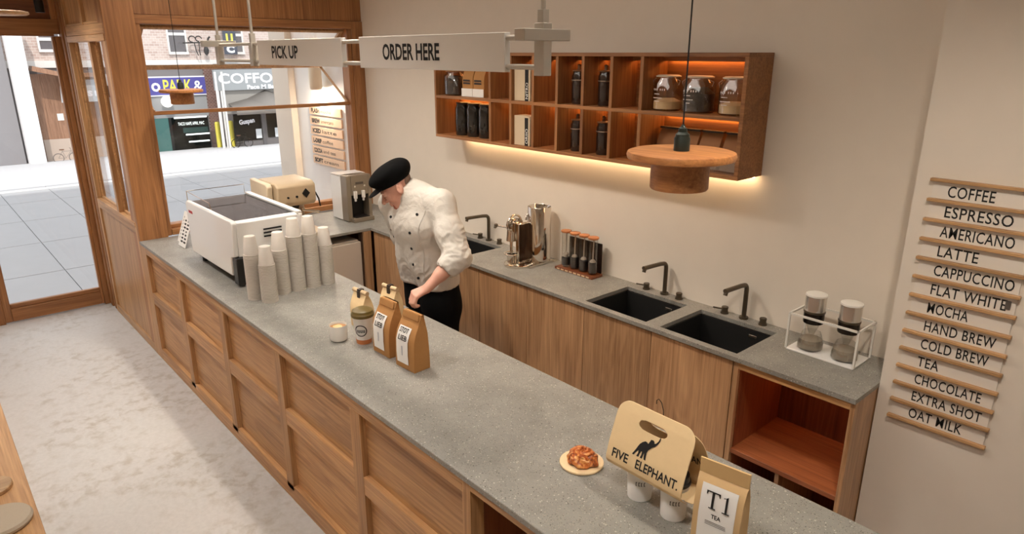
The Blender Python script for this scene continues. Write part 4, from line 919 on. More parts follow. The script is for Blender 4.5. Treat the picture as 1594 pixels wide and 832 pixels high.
# ================================================================== BARISTA (signed-distance body, surface nets)
class Field:
    def __init__(s, lo, hi, h):
        s.lo = np.array(lo, float); s.h = h; s.n = np.ceil((np.array(hi) - s.lo) / h).astype(int) + 1
        s.f = np.full(s.n, 9.0, np.float32)
        s.ax = [(s.lo[i] + h * np.arange(s.n[i])).astype(np.float32) for i in range(3)]
    def win(s, lo, hi):
        a = np.clip(np.floor((np.array(lo) - s.lo) / s.h).astype(int), 0, s.n - 1); b = np.clip(np.ceil((np.array(hi) - s.lo) / s.h).astype(int) + 1, 1, s.n)
        sl = tuple(slice(a[i], max(b[i], a[i] + 1)) for i in range(3))
        return sl, s.ax[0][sl[0]][:, None, None], s.ax[1][sl[1]][None, :, None], s.ax[2][sl[2]][None, None, :]
    def put(s, sl, d, k, sub=False):
        a = s.f[sl]
        if sub: d = -d; h = np.clip(.5 - .5 * (a - d) / k, 0, 1); s.f[sl] = a * (1 - h) + d * h + k * h * (1 - h); return
        h = np.clip(.5 + .5 * (a - d) / k, 0, 1); s.f[sl] = a * (1 - h) + d * h - k * h * (1 - h)
    def cap(s, a, b, ra, rb=None, k=.02, sub=False):
        rb = ra if rb is None else rb; a, b = np.array(a, float), np.array(b, float); m = max(ra, rb) + k * 1.5 + .03
        sl, X, Y, Z_ = s.win(np.minimum(a, b) - m, np.maximum(a, b) + m); d = b - a; L2 = max(d @ d, 1e-9)
        t = np.clip(((X - a[0]) * d[0] + (Y - a[1]) * d[1] + (Z_ - a[2]) * d[2]) / L2, 0, 1)
        q = np.sqrt((X - a[0] - d[0] * t) ** 2 + (Y - a[1] - d[1] * t) ** 2 + (Z_ - a[2] - d[2] * t) ** 2) - (ra + (rb - ra) * t)
        s.put(sl, q, k, sub)
    def ell(s, c, r, R=None, k=.02, sub=False):
        c = np.array(c, float); r = np.array(r, float); m = r.max() + k * 1.5 + .03; sl, X, Y, Z_ = s.win(c - m, c + m)
        dx, dy, dz = X - c[0], Y - c[1], Z_ - c[2]
        if R is None: R = np.eye(3)
        p = [(dx * R[0][i] + dy * R[1][i] + dz * R[2][i]) for i in range(3)]   # columns of R are the local axes
        k0 = np.sqrt(sum((p[i] / r[i]) ** 2 for i in range(3))); k1 = np.sqrt(sum((p[i] / r[i] ** 2) ** 2 for i in range(3))) + 1e-9
        s.put(sl, k0 * (k0 - 1) / k1, k, sub)
    def mesh(s, name, smooth=1):
        f = s.f; ins = f < 0; n = s.n
        c = sum(ins[i:n[0] - 1 + i, j:n[1] - 1 + j, l:n[2] - 1 + l].astype(np.uint8) for i in (0, 1) for j in (0, 1) for l in (0, 1))
        cell = np.argwhere((c > 0) & (c < 8)); idx = np.full(c.shape, -1, np.int32); idx[tuple(cell.T)] = np.arange(len(cell))
        acc = np.zeros((len(cell), 3)); cnt = np.zeros(len(cell))
        cor = [(i, j, l) for i in (0, 1) for j in (0, 1) for l in (0, 1)]
        for a in cor:
            for b in cor:
                if a < b and sum(x != y for x, y in zip(a, b)) == 1:
                    fa = f[tuple((cell + a).T)]; fb = f[tuple((cell + b).T)]; m = (fa < 0) != (fb < 0); t = np.where(m, fa / np.where(m, fa - fb, 1), 0)
                    acc += np.where(m[:, None], np.array(a) + (np.array(b) - np.array(a)) * t[:, None], 0); cnt += m
        V = s.lo + s.h * (cell + acc / cnt[:, None]); F = []
        for ax in range(3):
            u, v = (ax + 1) % 3, (ax + 2) % 3; sl0 = [slice(None)] * 3; sl1 = [slice(None)] * 3; sl0[ax] = slice(0, n[ax] - 1); sl1[ax] = slice(1, n[ax])
            A = ins[tuple(sl0)]; B = ins[tuple(sl1)]; e = np.argwhere(A != B); e = e[(e[:, u] > 0) & (e[:, v] > 0) & (e[:, u] < n[u] - 1) & (e[:, v] < n[v] - 1)]
            fl = A[tuple(e.T)]; du = np.zeros(3, int); du[u] = 1; dv = np.zeros(3, int); dv[v] = 1
            q = np.stack([idx[tuple((e - du - dv).T)], idx[tuple((e - dv).T)], idx[tuple(e.T)], idx[tuple((e - du).T)]], 1); q[~fl] = q[~fl][:, ::-1]; F.append(q)
        F = np.concatenate(F); me = bpy.data.meshes.new(name)
        me.vertices.add(len(V)); me.vertices.foreach_set('co', V.astype(np.float32).ravel()); me.loops.add(F.size); me.loops.foreach_set('vertex_index', F.astype(np.int32).ravel())
        me.polygons.add(len(F)); me.polygons.foreach_set('loop_start', np.arange(0, F.size, 4, dtype=np.int32)); me.update(calc_edges=True); me.validate(); me.polygons.foreach_set('use_smooth', [True] * len(me.polygons)); me.update()
        return me
def smoothmod(o, it=4):
    m = o.modifiers.new('smooth', 'SMOOTH'); m.factor = .5; m.iterations = it
A3 = lambda *v: np.array(v, float)
# joints (world)
HIP = A3(2.245, 1.125, .95); CH = A3(2.27, 1.06, 1.34); NB = A3(2.245, 1.02, 1.535)
LSH = A3(2.465, 1.075, 1.475); LEL = A3(2.665, 1.03, 1.205); LWR = A3(2.63, .845, 1.055); RSH = A3(2.065, 1.0, 1.43); REL = A3(1.985, 1.10, 1.185); RWR = A3(2.06, 1.27, 1.06)
HD = A3(2.197, .950, 1.556)
yaw, pit = math.radians(28), math.radians(36)
dd = A3(-math.sin(yaw), -math.cos(yaw), 0); ex = A3(math.cos(yaw), -math.sin(yaw), 0); ey = dd * math.cos(pit) + A3(0, 0, -math.sin(pit)); ez = dd * math.sin(pit) + A3(0, 0, math.cos(pit))
RH = np.stack([ex, ey, ez], 1); hw = lambda x, y, z: HD + RH @ A3(x, y, z)
bar = thing('person', 'barista in white double breasted jacket and black cap looking down at the counter', 'person', (2.27, 1.13, 0))
def pp(name, me, mat, parent=bar, label=None, it=0):
    off = Vector((2.27, 1.13, 0)); me.transform(Matrix.Translation(-off)); o = link(name, me, mat, parent)
    if it: smoothmod(o, it)
    if label: o['label'] = label
    return o
# ---- skin
def head_prims(F, e=0.):
    F.ell(hw(0, -.012, .035), (.076 + e, .094 + e, .086 + e), RH, .02); F.ell(hw(0, .032, -.03), (.060 + e, .062 + e, .078 + e), RH, .03)
    F.ell(hw(0, .068, -.092), (.027 + e, .024 + e, .020 + e), RH, .025)
    for s_ in (-1, 1):
        F.cap(hw(.056 * s_, .0, -.05), hw(.022 * s_, .062, -.092), .017 + e, .015 + e, .025); F.ell(hw(.037 * s_, .064, -.022), (.025 + e, .024 + e, .024 + e), RH, .02)
    F.cap(hw(-.034, .082, .030), hw(.034, .082, .030), .012 + e, None, .018)
B = Field((1.85, .66, .0), (2.80, 1.42, 1.74), .0042)
head_prims(B)
for s_ in (-1, 1): B.ell(hw(.031 * s_, .101, .010), (.016, .012, .011), RH, .012, True); B.ell(hw(.031 * s_, .080, .008), (.015, .015, .012), RH, .004)
B.cap(hw(0, .090, .014), hw(0, .120, -.026), .010, .0140, .010)
for s_ in (-1, 1): B.ell(hw(.013 * s_, .101, -.030), (.009, .010, .008), RH, .007)
B.cap(hw(-.016, .0945, -.054), hw(.016, .0945, -.054), .0065, None, .008); B.cap(hw(-.014, .092, -.066), hw(.014, .092, -.066), .0075, None, .008); B.cap(hw(-.02, .1025, -.060), hw(.02, .1025, -.060), .003, None, .004, True)
for s_ in (-1, 1):
    RE = RH @ np.array(Matrix.Rotation(-.35 * s_, 3, 'Z') @ Matrix.Rotation(.25, 3, 'X')); B.ell(hw(.079 * s_, -.010, -.004), (.009, .021, .033), RE, .008); B.ell(hw(.089 * s_, -.004, .002), (.007, .010, .016), RE, .006, True)
B.cap(hw(0, -.025, -.045), NB + A3(0, .02, -.02), .054, .056, .03)
# torso, shoulders
B.cap(HIP + A3(-.07, 0, 0), CH + A3(-.06, 0, 0), .11, .105, .05); B.cap(HIP + A3(.07, 0, 0), CH + A3(.06, 0, 0), .11, .105, .05); B.cap(CH, NB + A3(0, .01, -.04), .10, .055, .05)
B.cap(LSH, NB + A3(0, 0, -.05), .05, .05, .04); B.cap(RSH, NB + A3(0, 0, -.05), .05, .05, .04)
# arms
B.cap(LSH, LEL, .052, .042, .03); B.cap(LEL, LWR, .043, .028, .02); B.cap(LEL * .7 + LWR * .3, LEL * .45 + LWR * .55, .042, .035, .03); B.cap(RSH, REL, .052, .042, .03); B.cap(REL, RWR, .042, .028, .02)
def hand(Wr, fd, lat, dn, thumb):
    fd, lat, dn = [v / np.linalg.norm(v) for v in (fd, lat, dn)]
    for i, l in enumerate((-.030, -.010, .010, .028)):
        k0 = Wr + fd * .012 + lat * l * .55; kn_ = Wr + fd * (.088 - .005 * abs(i - 1)) + lat * l * 1.06 + (-dn) * .004; B.cap(k0, kn_, .0155, .0125, .012)
        ln = (.040, .044, .041, .033)[i]; p1 = kn_ + (fd * .55 + dn * .83) * ln; p2 = p1 + (dn * .93 - fd * .36) * ln * .68; p3 = p2 + (dn * .45 - fd * .9) * ln * .5
        B.cap(kn_, p1, .0118, .0105, .004); B.cap(p1, p2, .0103, .0095, .003); B.cap(p2, p3, .0095, .0080, .003)
    t0 = Wr + fd * .02 + lat * thumb * .024 + dn * .008; t1 = t0 + fd * .035 + lat * thumb * .026 + dn * .022; t2 = t1 + fd * .030 + lat * thumb * .004 + dn * .022; t3 = t2 + fd * .018 - lat * thumb * .010 + dn * .016
    B.cap(t0, t1, .016, .0135, .01); B.cap(t1, t2, .0125, .0115, .005); B.cap(t2, t3, .0112, .009, .004)
fdL = A3(-.055, -.10, -.060)
hand(LWR, fdL, A3(1, -.35, -.25), A3(.05, .10, -1), -1)
hand(RWR, A3(.10, .06, -.08), A3(-.3, .9, .2), A3(.4, -.1, -.8), 1)
# legs and feet
for s_, hx, kx, ax_ in ((1, 2.37, 2.40, 2.42), (-1, 2.17, 2.15, 2.13)):
    B.cap(A3(hx, 1.13, .90), A3(kx, 1.12, .50), .082, .055, .05); B.cap(A3(kx, 1.12, .50), A3(ax_, 1.16, .09), .054, .036, .03); B.cap(A3(ax_, 1.17, .05), A3(ax_ + .01 * s_, .99, .035), .035, .03, .02)
SKIN, nt, bb = newmat('skin'); bb.inputs['Base Color'].default_value = srgb(214, 160, 140); bb.inputs['Roughness'].default_value = .5; bb.inputs['Subsurface Weight'].default_value = .08; bb.inputs['Subsurface Radius'].default_value = (.012, .005, .003)
tc = N(nt, 'ShaderNodeTexCoord'); nz = N(nt, 'ShaderNodeTexNoise'); nz.inputs['Scale'].default_value = 22; nz.inputs['Detail'].default_value = 3; rp = N(nt, 'ShaderNodeValToRGB'); rp.color_ramp.elements[0].color = srgb(206, 146, 128); rp.color_ramp.elements[1].color = srgb(226, 178, 156)
nt.links.new(tc.outputs['Object'], nz.inputs[0]); nt.links.new(nz.outputs[0], rp.inputs[0]); nt.links.new(rp.outputs[0], bb.inputs['Base Color'])
body = pp('body', B.mesh('body'), SKIN, it=1)
# shells that follow the head
def shell(name, e, region, mat, h=.003, label=None):
    F_ = Field(HD - .17, HD + .17, h); head_prims(F_, e); R_ = Field(HD - .17, HD + .17, h)
    for kind, *a in region:
        if kind == 'ell': R_.ell(hw(*a[0]), a[1], RH, .004)
        else: R_.cap(hw(*a[0]), hw(*a[1]), a[2], None, .004)
    F_.f = np.maximum(F_.f, R_.f); return pp(name, F_.mesh(name), mat, body, label, 2)
shell('beard', .0022, [('ell', (0, .088, -.105), (.030, .040, .024)), ('cap', (-.026, .10, -.050), (-.026, .085, -.09), .010), ('cap', (.026, .10, -.050), (.026, .085, -.09), .010), ('cap', (-.024, .105, -.046), (.024, .105, -.046), .007)], plain('beard_red', (158, 92, 74), .8, bump=.4, bscale=400), .0025, 'short reddish goatee')
shell('hair', .003, [('ell', (0, -.085, -.005), (.080, .05, .05))], plain('hair_grey', (134, 110, 96), .8, bump=.4, bscale=400), .003, 'cropped greying hair under the cap')
for s_ in (-1, 1):
    Fe = Field(hw(.032 * s_, .095, .03) - .03, hw(.032 * s_, .095, .03) + .03, .002); Fe.cap(hw(.018 * s_, .0965, .029), hw(.034 * s_, .0945, .034), .0034, .003, .003); Fe.cap(hw(.034 * s_, .0945, .034), hw(.047 * s_, .082, .029), .003, .0018, .003); pp('eyebrow', Fe.mesh('eyebrow'), plain('brow', (140, 92, 72), .8), body)
    Fe = Field(hw(.031 * s_, .095, .005) - .025, hw(.031 * s_, .095, .005) + .025, .0018); Fe.cap(hw(.019 * s_, .0925, .002), hw(.031 * s_, .0965, .0), .0020, None, .001); Fe.cap(hw(.031 * s_, .0965, .0), hw(.043 * s_, .090, .003), .0020, .0016, .001); pp('eyelashes', Fe.mesh('eyelashes'), plain('lash', (70, 44, 36), .7), body)
# ---- cap
C_ = Field(HD - .22, HD + .25, .0045)
C_.ell(hw(0, -.012, .062), (.092, .112, .062), RH, .02); C_.ell(hw(0, .005, .105), (.100, .118, .050), RH, .03); C_.ell(hw(0, -.075, .080), (.090, .075, .055), RH, .03)
C_.ell(hw(0, .0, .0), (.2, .3, .034), RH @ np.array(Matrix.Rotation(.16, 3, 'X')), .006, True)
BR = RH @ np.array(Matrix.Rotation(-.02, 3, 'X')); C_.ell(hw(0, .100, .054), (.078, .072, .007), BR, .012); C_.cap(hw(0, 0, .14), hw(0, .0, .142), .008, None, .01)
capo = pp('cap', C_.mesh('cap'), plain('cap_black', (6, 6, 7), .85, bump=.2, bscale=300), bar, 'black flat cap with short brim', 2)
# ---- jacket
J = Field((1.80, .80, .86), (2.84, 1.40, 1.66), .0062)
for s_ in (-1, 1):
    J.cap(HIP + A3(.092 * s_, .0, .02), HIP + A3(.085 * s_, -.012, .17), .132, .138, .06); J.cap(HIP + A3(.08 * s_, -.012, .17), CH + A3(.075 * s_, -.008, .0), .138, .130, .06); J.cap(CH + A3(.075 * s_, -.008, 0), CH + A3(.07 * s_, 0, .12), .130, .098, .06)
J.cap(CH + A3(0, 0, .1), NB + A3(0, .012, -.025), .11, .088, .06)
J.cap(LSH, NB + A3(.05, .01, -.035), .078, .074, .05); J.cap(RSH, NB + A3(-.05, .01, -.035), .078, .074, .05)
J.cap(LSH, LSH * .45 + LEL * .55, .080, .078, .05); J.cap(LSH * .45 + LEL * .55, LEL + A3(0, .005, -.005), .078, .070, .04); J.cap(LEL + A3(0, .005, 0), LEL * .72 + LWR * .28, .070, .060, .03); J.cap(LEL * .80 + LWR * .20, LEL * .70 + LWR * .30, .066, .064, .008)
J.cap(RSH, REL, .080, .070, .05); J.cap(REL, REL * .6 + RWR * .4, .070, .062, .03)
J.cap(NB + A3(-.02, .045, -.03), NB + A3(.03, .05, -.03), .058, None, .04)
# cuff opening, hem and collar hollow
J.cap(LEL * .60 + LWR * .40, LWR, .052, .05, .006, True)
nd = (hw(0, -.02, -.05) - NB); nd /= np.linalg.norm(nd)
Jc = Field(J.lo, J.lo + (J.n - 1) * J.h, J.h); Jc.n = J.n; Jc.f = np.full(J.n, 9., np.float32); Jc.ax = J.ax
c0 = NB + A3(0, .005, -.01)
for i in range(28):   # standing collar
    a = 2 * PI * i / 28; e1 = np.cross(nd, A3(1, 0, 0)); e1 /= np.linalg.norm(e1); e2 = np.cross(nd, e1); p = c0 + (e1 * math.cos(a) + e2 * math.sin(a)) * .072
    J.cap(p - nd * .02, p + nd * .036, .011, .0085, .010)
J.cap(c0 + nd * .02, c0 + nd * .12, .057, .060, .006, True)
zz = J.ax[2][None, None, :]; J.f = np.maximum(J.f, (.935 + 0 * zz) - zz - .0)
me = J.mesh('jacket')
# cloth folds: noise displacement, stronger at elbow and waist
no = np.zeros(len(me.vertices) * 3, np.float32); me.vertices.foreach_get('co', no); co = no.reshape(-1, 3).copy(); nn_ = np.zeros_like(no); me.vertices.foreach_get('normal', nn_); nn_ = nn_.reshape(-1, 3)
for i in range(len(co)):
    p = co[i]; q = Vector((p[0] * 9, p[1] * 9, p[2] * 4.5)); w1 = noise.noise(q); q2 = Vector((p[0] * 16 + 4 * w1, p[1] * 16, p[2] * 22 - p[0] * 12)); w2 = 1 - abs(noise.noise(q2)) * 2
    amp = .0045; el = math.exp(-((p[0] - LEL[0]) ** 2 + (p[2] - LEL[2] - .05) ** 2) / .018); wa = math.exp(-((p[2] - 1.0) / .10) ** 2)
    co[i] = p + nn_[i] * (w1 * .007 + w2 * (amp * .5 + .006 * el + .004 * wa))
me.vertices.foreach_set('co', co.ravel()); me.update()
bvh = BVHTree.FromPolygons([tuple(c) for c in co], [tuple(p.vertices) for p in me.polygons])
JM, nt, bb = newmat('jacket_white'); bb.inputs['Base Color'].default_value = srgb(210, 204, 195); bb.inputs['Roughness'].default_value = .8
tc = N(nt, 'ShaderNodeTexCoord'); nz = N(nt, 'ShaderNodeTexNoise'); nz.inputs['Scale'].default_value = 26; nz.inputs['Detail'].default_value = 4; nz.inputs['Distortion'].default_value = .6; bp = N(nt, 'ShaderNodeBump'); bp.inputs['Strength'].default_value = .25; bp.inputs['Distance'].default_value = .02
nt.links.new(tc.outputs['Object'], nz.inputs[0]); nt.links.new(nz.outputs[0], bp.inputs['Height']); nt.links.new(bp.outputs[0], bb.inputs['Normal'])
jk = pp('jacket', me, JM, bar, 'white double breasted jacket with rolled sleeves', 3)
def hit(x, z):
    h = bvh.ray_cast(Vector((x, .3, z)), Vector((0, 1, 0)));  return (h[0], h[1]) if h[0] is not None else (None, None)
for x, z in ((2.405, 1.425), (2.375, 1.315), (2.335, 1.205), (2.325, 1.10), (2.345, 1.015), (2.17, 1.375), (2.13, 1.285), (2.115, 1.235)):
    p, n_ = hit(x, z)
    if p is None: continue
    n_ = Vector(n_); n_ = n_ if n_.y < 0 else -n_; p = Vector(p) - Vector((2.27, 1.13, 0))
    part('button', MB().cyl(p - n_ * .002, p + n_ * .0055, .0095, .008, n=14), BLACK, jk)
strip = []
for i in range(24):
    t = i / 23; p, n_ = hit(2.445 - .06 * t, 1.455 - .50 * t)
    if p is not None: strip.append(Vector(p) - Vector((2.27, 1.13, 0)) + Vector((0, -.001, 0)))
if len(strip) > 4: part('overlap_seam', MB().tube(strip, .0035, n=6), JM, jk)
# ---- trousers, apron string and shoes
TR = Field((1.95, .88, .02), (2.62, 1.40, 1.02), .008)
for s_, hx, kx, ax_ in ((1, 2.36, 2.40, 2.42), (-1, 2.18, 2.15, 2.13)):
    TR.cap(HIP + A3(.092 * s_, .005, .0), A3(hx, 1.13, .80), .124, .122, .05); TR.cap(A3(hx, 1.13, .82), A3(kx, 1.12, .48), .112, .085, .05); TR.cap(A3(kx, 1.12, .50), A3(ax_, 1.16, .08), .084, .072, .03)
pp('trousers', TR.mesh('trousers'), plain('trouser_black', (7, 7, 8), .8, bump=.2, bscale=30), bar, 'black trousers', 2)
for ax_, s_ in ((2.42, 1), (2.13, -1)):
    S_ = Field((ax_ - .1, .9, 0), (ax_ + .1, 1.3, .16), .005); S_.ell((ax_, 1.08, .045), (.046, .135, .045), None, .02); S_.ell((ax_, 1.16, .07), (.04, .055, .055), None, .02); S_.f = np.maximum(S_.f, .004 - S_.ax[2][None, None, :]); pp('shoe', S_.mesh('shoe'), BLACK, bar, None, 1)

for m_n in ('cap_black', 'trouser_black'): MATS[m_n].node_tree.nodes['Principled BSDF'].inputs['Specular IOR Level'].default_value = .12

# ================================================================== OUTSIDE
PAVE = plain('pavement_stone', (166, 166, 168), .8, bump=.1, bscale=4, var=.05); ROAD = plain('road', (196, 196, 198), .85, bump=.05, bscale=3, var=.03); LIGHTC = plain('kerb_concrete', (206, 206, 206), .8)
pv = struct('pavement', bx((-9.0, -14, -.3), (-1.66, 20, -.062)), plain('joint_grey', (140, 142, 146), .9))
sl_me = bx((-.768, -.356, 0), (.768, .356, .035)).mesh('slab')
for i in range(5):
    for j in range(13):
        piece('slab', sl_me, PAVE, pv, (-2.44 - 1.55 * i + (.0), -2.63 + .72 * j, -.062))
piece('slab', bx((-.80, .03, 0), (.80, 1.95, .035)).mesh('slab'), PAVE, pv, (-.84, .06, -.062)); part('slab_bed', bx((-1.66, .075, -.3), (-.145, 2.0, -.062)), PAVE, pv)
struct('trim_1', bx((-9.2, -14, -.3), (-9.0, 24, -.02)), LIGHTC)   # kerb
rd = MB().add([(-9.2, -30, -.13), (-9.2, 50, -.13), (-34, 50, -2.62), (-34, -30, -2.62)], [(0, 1, 2, 3)]).add([(-9.2, -30, -.3), (-9.2, 50, -.3), (-34, 50, -2.9), (-34, -30, -2.9)], [(3, 2, 1, 0)])
struct('street', rd, ROAD)
# --- outer white wall beside the window with menu strips
ow = struct('wall_outside', bx((-1.38, 2.0, -.06), (-.141, 2.2, 3.15)), plain('outer_white', (240, 236, 230), .8))
part('pilaster', bx((-1.78, 1.93, -.06), (-1.38, 2.2, 3.15)), plain('pilaster_cream', (228, 216, 200), .8), ow, .004)
om = thing('outdoor_menu', 'wooden menu strips on the white wall outside the window', 'menu', (-1.06, 1.998, 1.23)); STW = plain('strip_wood', (222, 188, 156), .6)
for i, (a, b_) in enumerate((('FLASH', 'mocha'), ('BREW', 'americano'), ('ICED', 'latte'), ('L-DRIP', 'coffee'), ('COCOA', 'and tea'), ('SOFT', 'cream'))):
    s_ = part('strip', bx((0, -.018, .50 - .1 * i - .005), (.665, 0, .575 - .1 * i)), STW, om, .001)
    text(a, .058, (.04, -.0186, .515 - .1 * i), (1, 0, 0), (0, 0, 1), INK, s_, width=.18, bold=.003); text(b_, .05, (.24, -.0186, .517 - .1 * i), (1, 0, 0), (0, 0, 1), INK, s_, width=.22 + .04 * (i % 3))
lamp('lantern_light', 'POINT', (-.70, 1.90, 2.0), 45, (1, .86, .70), shadow_soft_size=.04)
ln = thing('wall_lantern', 'glowing paper lantern lamp on the white wall outside', 'lamp', (-.70, 1.90, 1.98))
part('shade', MB().lathe([(.05, 0), (.06, .02), (.06, .22), (.05, .24)], n=24), plain('lantern_paper', (244, 232, 208), .8), ln); part('bulb', MB().lathe([(0, .03), (.028, .05), (.028, .12), (0, .14)], n=16), glow('bulb_glow', (255, 220, 176), 40.0), ln); part('arm', MB().cyl((0, 0, .24), (0, 0, .27), .01).cyl((0, 0, .27), (0, .10, .27), .008), BLACKM, ln)

# --- brick building across the street
BR = brickmat('pale_brick', (206, 188, 178), (184, 160, 150), (214, 206, 200), 2.2); BRD = brickmat('brown_brick', (120, 84, 74), (98, 66, 60), (150, 138, 130), 3.2); GREYF = plain('fascia_grey', (120, 116, 116), .7)
DG = plain('shop_glass_dark', (8, 14, 14), .5); DG.node_tree.nodes['Principled BSDF'].inputs['Specular IOR Level'].default_value = .08; TEAL = plain('teal_glass', (70, 112, 108), .4); FRW = plain('window_trim', (226, 224, 220), .6); WDK = plain('window_dark', (96, 92, 94), .2)
FX = -31.0
bb_ = thing('brick_building', 'pale brick building across the street with shops at its foot', 'building', (FX, 9, -2.6))
OB = Vector((FX, 9, -2.6))
def fb(y0, y1, z0, z1, d0=0., d1=.1): return bx((d0, y0 - OB.y, z0 - OB.z), (d1, y1 - OB.y, z1 - OB.z))
part('wall', MB().box((-2, -22, 4.3), (0, 20, 16)), BR, bb_); part('lower_wall', MB().box((-2, -22, -.3), (-.02, 20, 4.3)), GREYF, bb_)
part('cornice', fb(-10, 27, 1.70, 2.0, 0, .08), FRW, bb_)
for y0, y1, z0, z1 in ((9.25, 10.15, 2.35, 4.0), (12.0, 12.9, 2.35, 4.0), (6.4, 7.3, 2.35, 4.0), (4.0, 4.9, 2.45, 3.3), (14.6, 15.5, 2.35, 4.0), (1.4, 2.3, 2.45, 4.0)):
    w_ = part('window', MB().box((0, y0 - 9, z0 + 2.6), (.06, y0 - 8.92, z1 + 2.6)).box((0, y1 - 9.08, z0 + 2.6), (.06, y1 - 9, z1 + 2.6)).box((0, y0 - 9, z0 + 2.5), (.12, y1 - 9, z0 + 2.62)).box((0, y0 - 8.92, (z0 + z1) / 2 + 2.55), (.06, y1 - 9.08, (z0 + z1) / 2 + 2.68)), FRW, bb_)
    part('pane', bx((.0, y0 - 8.92, z0 + 2.62), (.02, y1 - 9.08, z1 + 2.6)), WDK, w_)
sgp = part('shop_sign', fb(8.0, 10.78, .32, 1.24, 0, .12), plain('sign_white_edge', (226, 226, 232), .6), bb_)
part('sign_face', fb(7.95, 10.72, .38, 1.18, .12, .13), plain('sign_blue', (84, 80, 152), .6), sgp)
YEL = plain('sign_yellow', (236, 226, 90), .6); SWH = plain('sign_letter_white', (240, 240, 244), .6)
text('PARK', .84, (.14, 8.72 - 9, .50 + 2.6), (0, 1, 0), (0, 0, 1), YEL, sgp, width=1.32, bold=.012); text('&', .72, (.14, 10.14 - 9, .52 + 2.6), (0, 1, 0), (0, 0, 1), SWH, sgp, width=.44, bold=.012); text('O', .5, (.14, 8.22 - 9, .58 + 2.6), (0, 1, 0), (0, 0, 1), SWH, sgp, width=.4, bold=.03)
part('grey_panel', fb(8.1, 10.72, -.72, .30, -.02, .04), plain('panel_grey', (150, 150, 150), .6), bb_)
part('shop_window', fb(8.85, 10.66, -2.55, -.72, -.02, .03), DG, bb_); part('teal_door', fb(8.1, 8.8, -2.55, -.72, -.02, .03), TEAL, bb_); part('door_post', fb(8.78, 8.9, -2.55, -.72, .03, .08), BLACK, bb_)
LB = glow('shop_tube', (236, 250, 246), 1.3)
for y0, y1, z in ((9.05, 10.6, -.78), (9.5, 10.64, -1.62), (9.6, 10.6, -1.98)): part('light_tube', fb(y0, y1, z, z + .07, .03, .06), LB, bb_)
text('TACO NAPE APRIL MAC', .22, (.035, 9.2 - 9, -1.12 + 2.6), (0, 1, 0), (0, 0, 1), LB, bb_, width=1.25)
part('shelf_band', fb(9.4, 10.6, -1.5, -1.25, .03, .035), plain('dark_teal', (40, 70, 68), .4), bb_)
part('brick_pier', fb(10.72, 11.5, -2.6, 1.7, -.02, .15), BRD, bb_)
gl_ = solo('globe_lamp', MB().lathe([(.27 * math.sin(PI * i / 12), -.27 * math.cos(PI * i / 12)) for i in range(13)], n=20), glow('globe', (255, 255, 250), 1.4), 'white globe lamp hanging under the blue shop sign', 'lamp', (FX + .4, 8.75, .08))
solo('litter_bin', MB().cyl((0, 0, 0), (0, 0, .85), .24, .28, n=18), plain('bin_brown', (84, 66, 60), .7), 'brown litter bin before the brick pier', 'bin', (-30.45, 10.80, -2.28))
for y, x, h, w_ in ((10.72, -29.9, 1.25, 'left yellow bollard before the brick pier'), (11.02, -28.9, 1.25, 'right yellow bollard nearer the grey shop door')):
    solo('bollard', MB().cyl((0, 0, 0), (0, 0, h), .12, n=16).lathe([(.12, h), (.09, h + .06), (0, h + .08)], n=16), plain('bollard_yellow', (224, 210, 84), .5), w_, 'bollard', (x, y, -2.6 + (x + 33.8) * .1 - .06), 0, 'yellow bollards')
# bracket with lantern on the brick wall
bk = thing('bracket_lamp', 'black ornate bracket with small lantern on the pale brick wall', 'lamp', (FX + .36, 10.4, 2.5))
part('arm', MB().cyl((0, -.55, .28), (0, .75, .32), .03, n=8).cyl((-.354, .3, .3), (0, .3, .3), .03, n=8), BLACKM, bk)
part('scrolls', MB().tube([(0, -.1 + .16 * math.cos(a), .46 + .14 * math.sin(a)) for a in [i * .4 for i in range(13)]], .028, n=6).tube([(0, .2 + .14 * math.cos(a), .48 + .12 * math.sin(a)) for a in [i * .4 for i in range(13)]], .028, n=6).tube([(0, .62, .35), (0, .66, .5), (0, .74, .58)], .05, n=6).tube([(0, -.02, .3), (0, .02, -.05), (0, .1, -.3)], .025, n=6).tube([(0, .2, .3), (0, .18, -.1), (0, .2, -.3)], .025, n=6), BLACKM, bk)
part('lantern', MB().lathe([(0, -.32), (.1, -.2), (.13, -.05), (.06, .16), (0, .2)], (0, .5, 0), n=12), BLACK, bk)
# hanging banner and poles right of it
bn_ = thing('banner', 'tall dark hanging banner with yellow emblem across the street', 'banner', (FX + .5, 12.05, 2.25))
part('bracket', bx((-.497, -.03, 1.96), (-.02, .03, 2.02)), BLACKM, bn_); part('cloth', bx((-.02, -.32, 0), (.0, .32, 1.15)), plain('banner_dark', (64, 70, 84), .7), bn_); part('top_sheet', bx((-.02, -.36, 1.15), (.0, .34, 2.0)), plain('banner_pale', (206, 216, 222), .7), bn_)
text('N2 ASTUDIO', .2, (.003, -.3, 1.6), (0, 1, 0), (0, 0, 1), INK, bn_, width=.6); text('U', .6, (.003, -.18, .55), (0, 1, 0), (0, 0, 1), YEL, bn_, width=.34, bold=.03); text('C', .45, (.003, -.2, .1), (0, 1, 0), (0, 0, 1), SWH, bn_, width=.4, bold=.03)
for y, w_ in ((10.04, 'left'), (10.34, 'right')): solo('pole', MB().cyl((0, 0, 0), (0, 0, 3.5), .05, n=10), FRW, 'thin white pole beside the pale shop sign, the %s of the two' % w_, 'pole', (-27.35, y, -2.0))
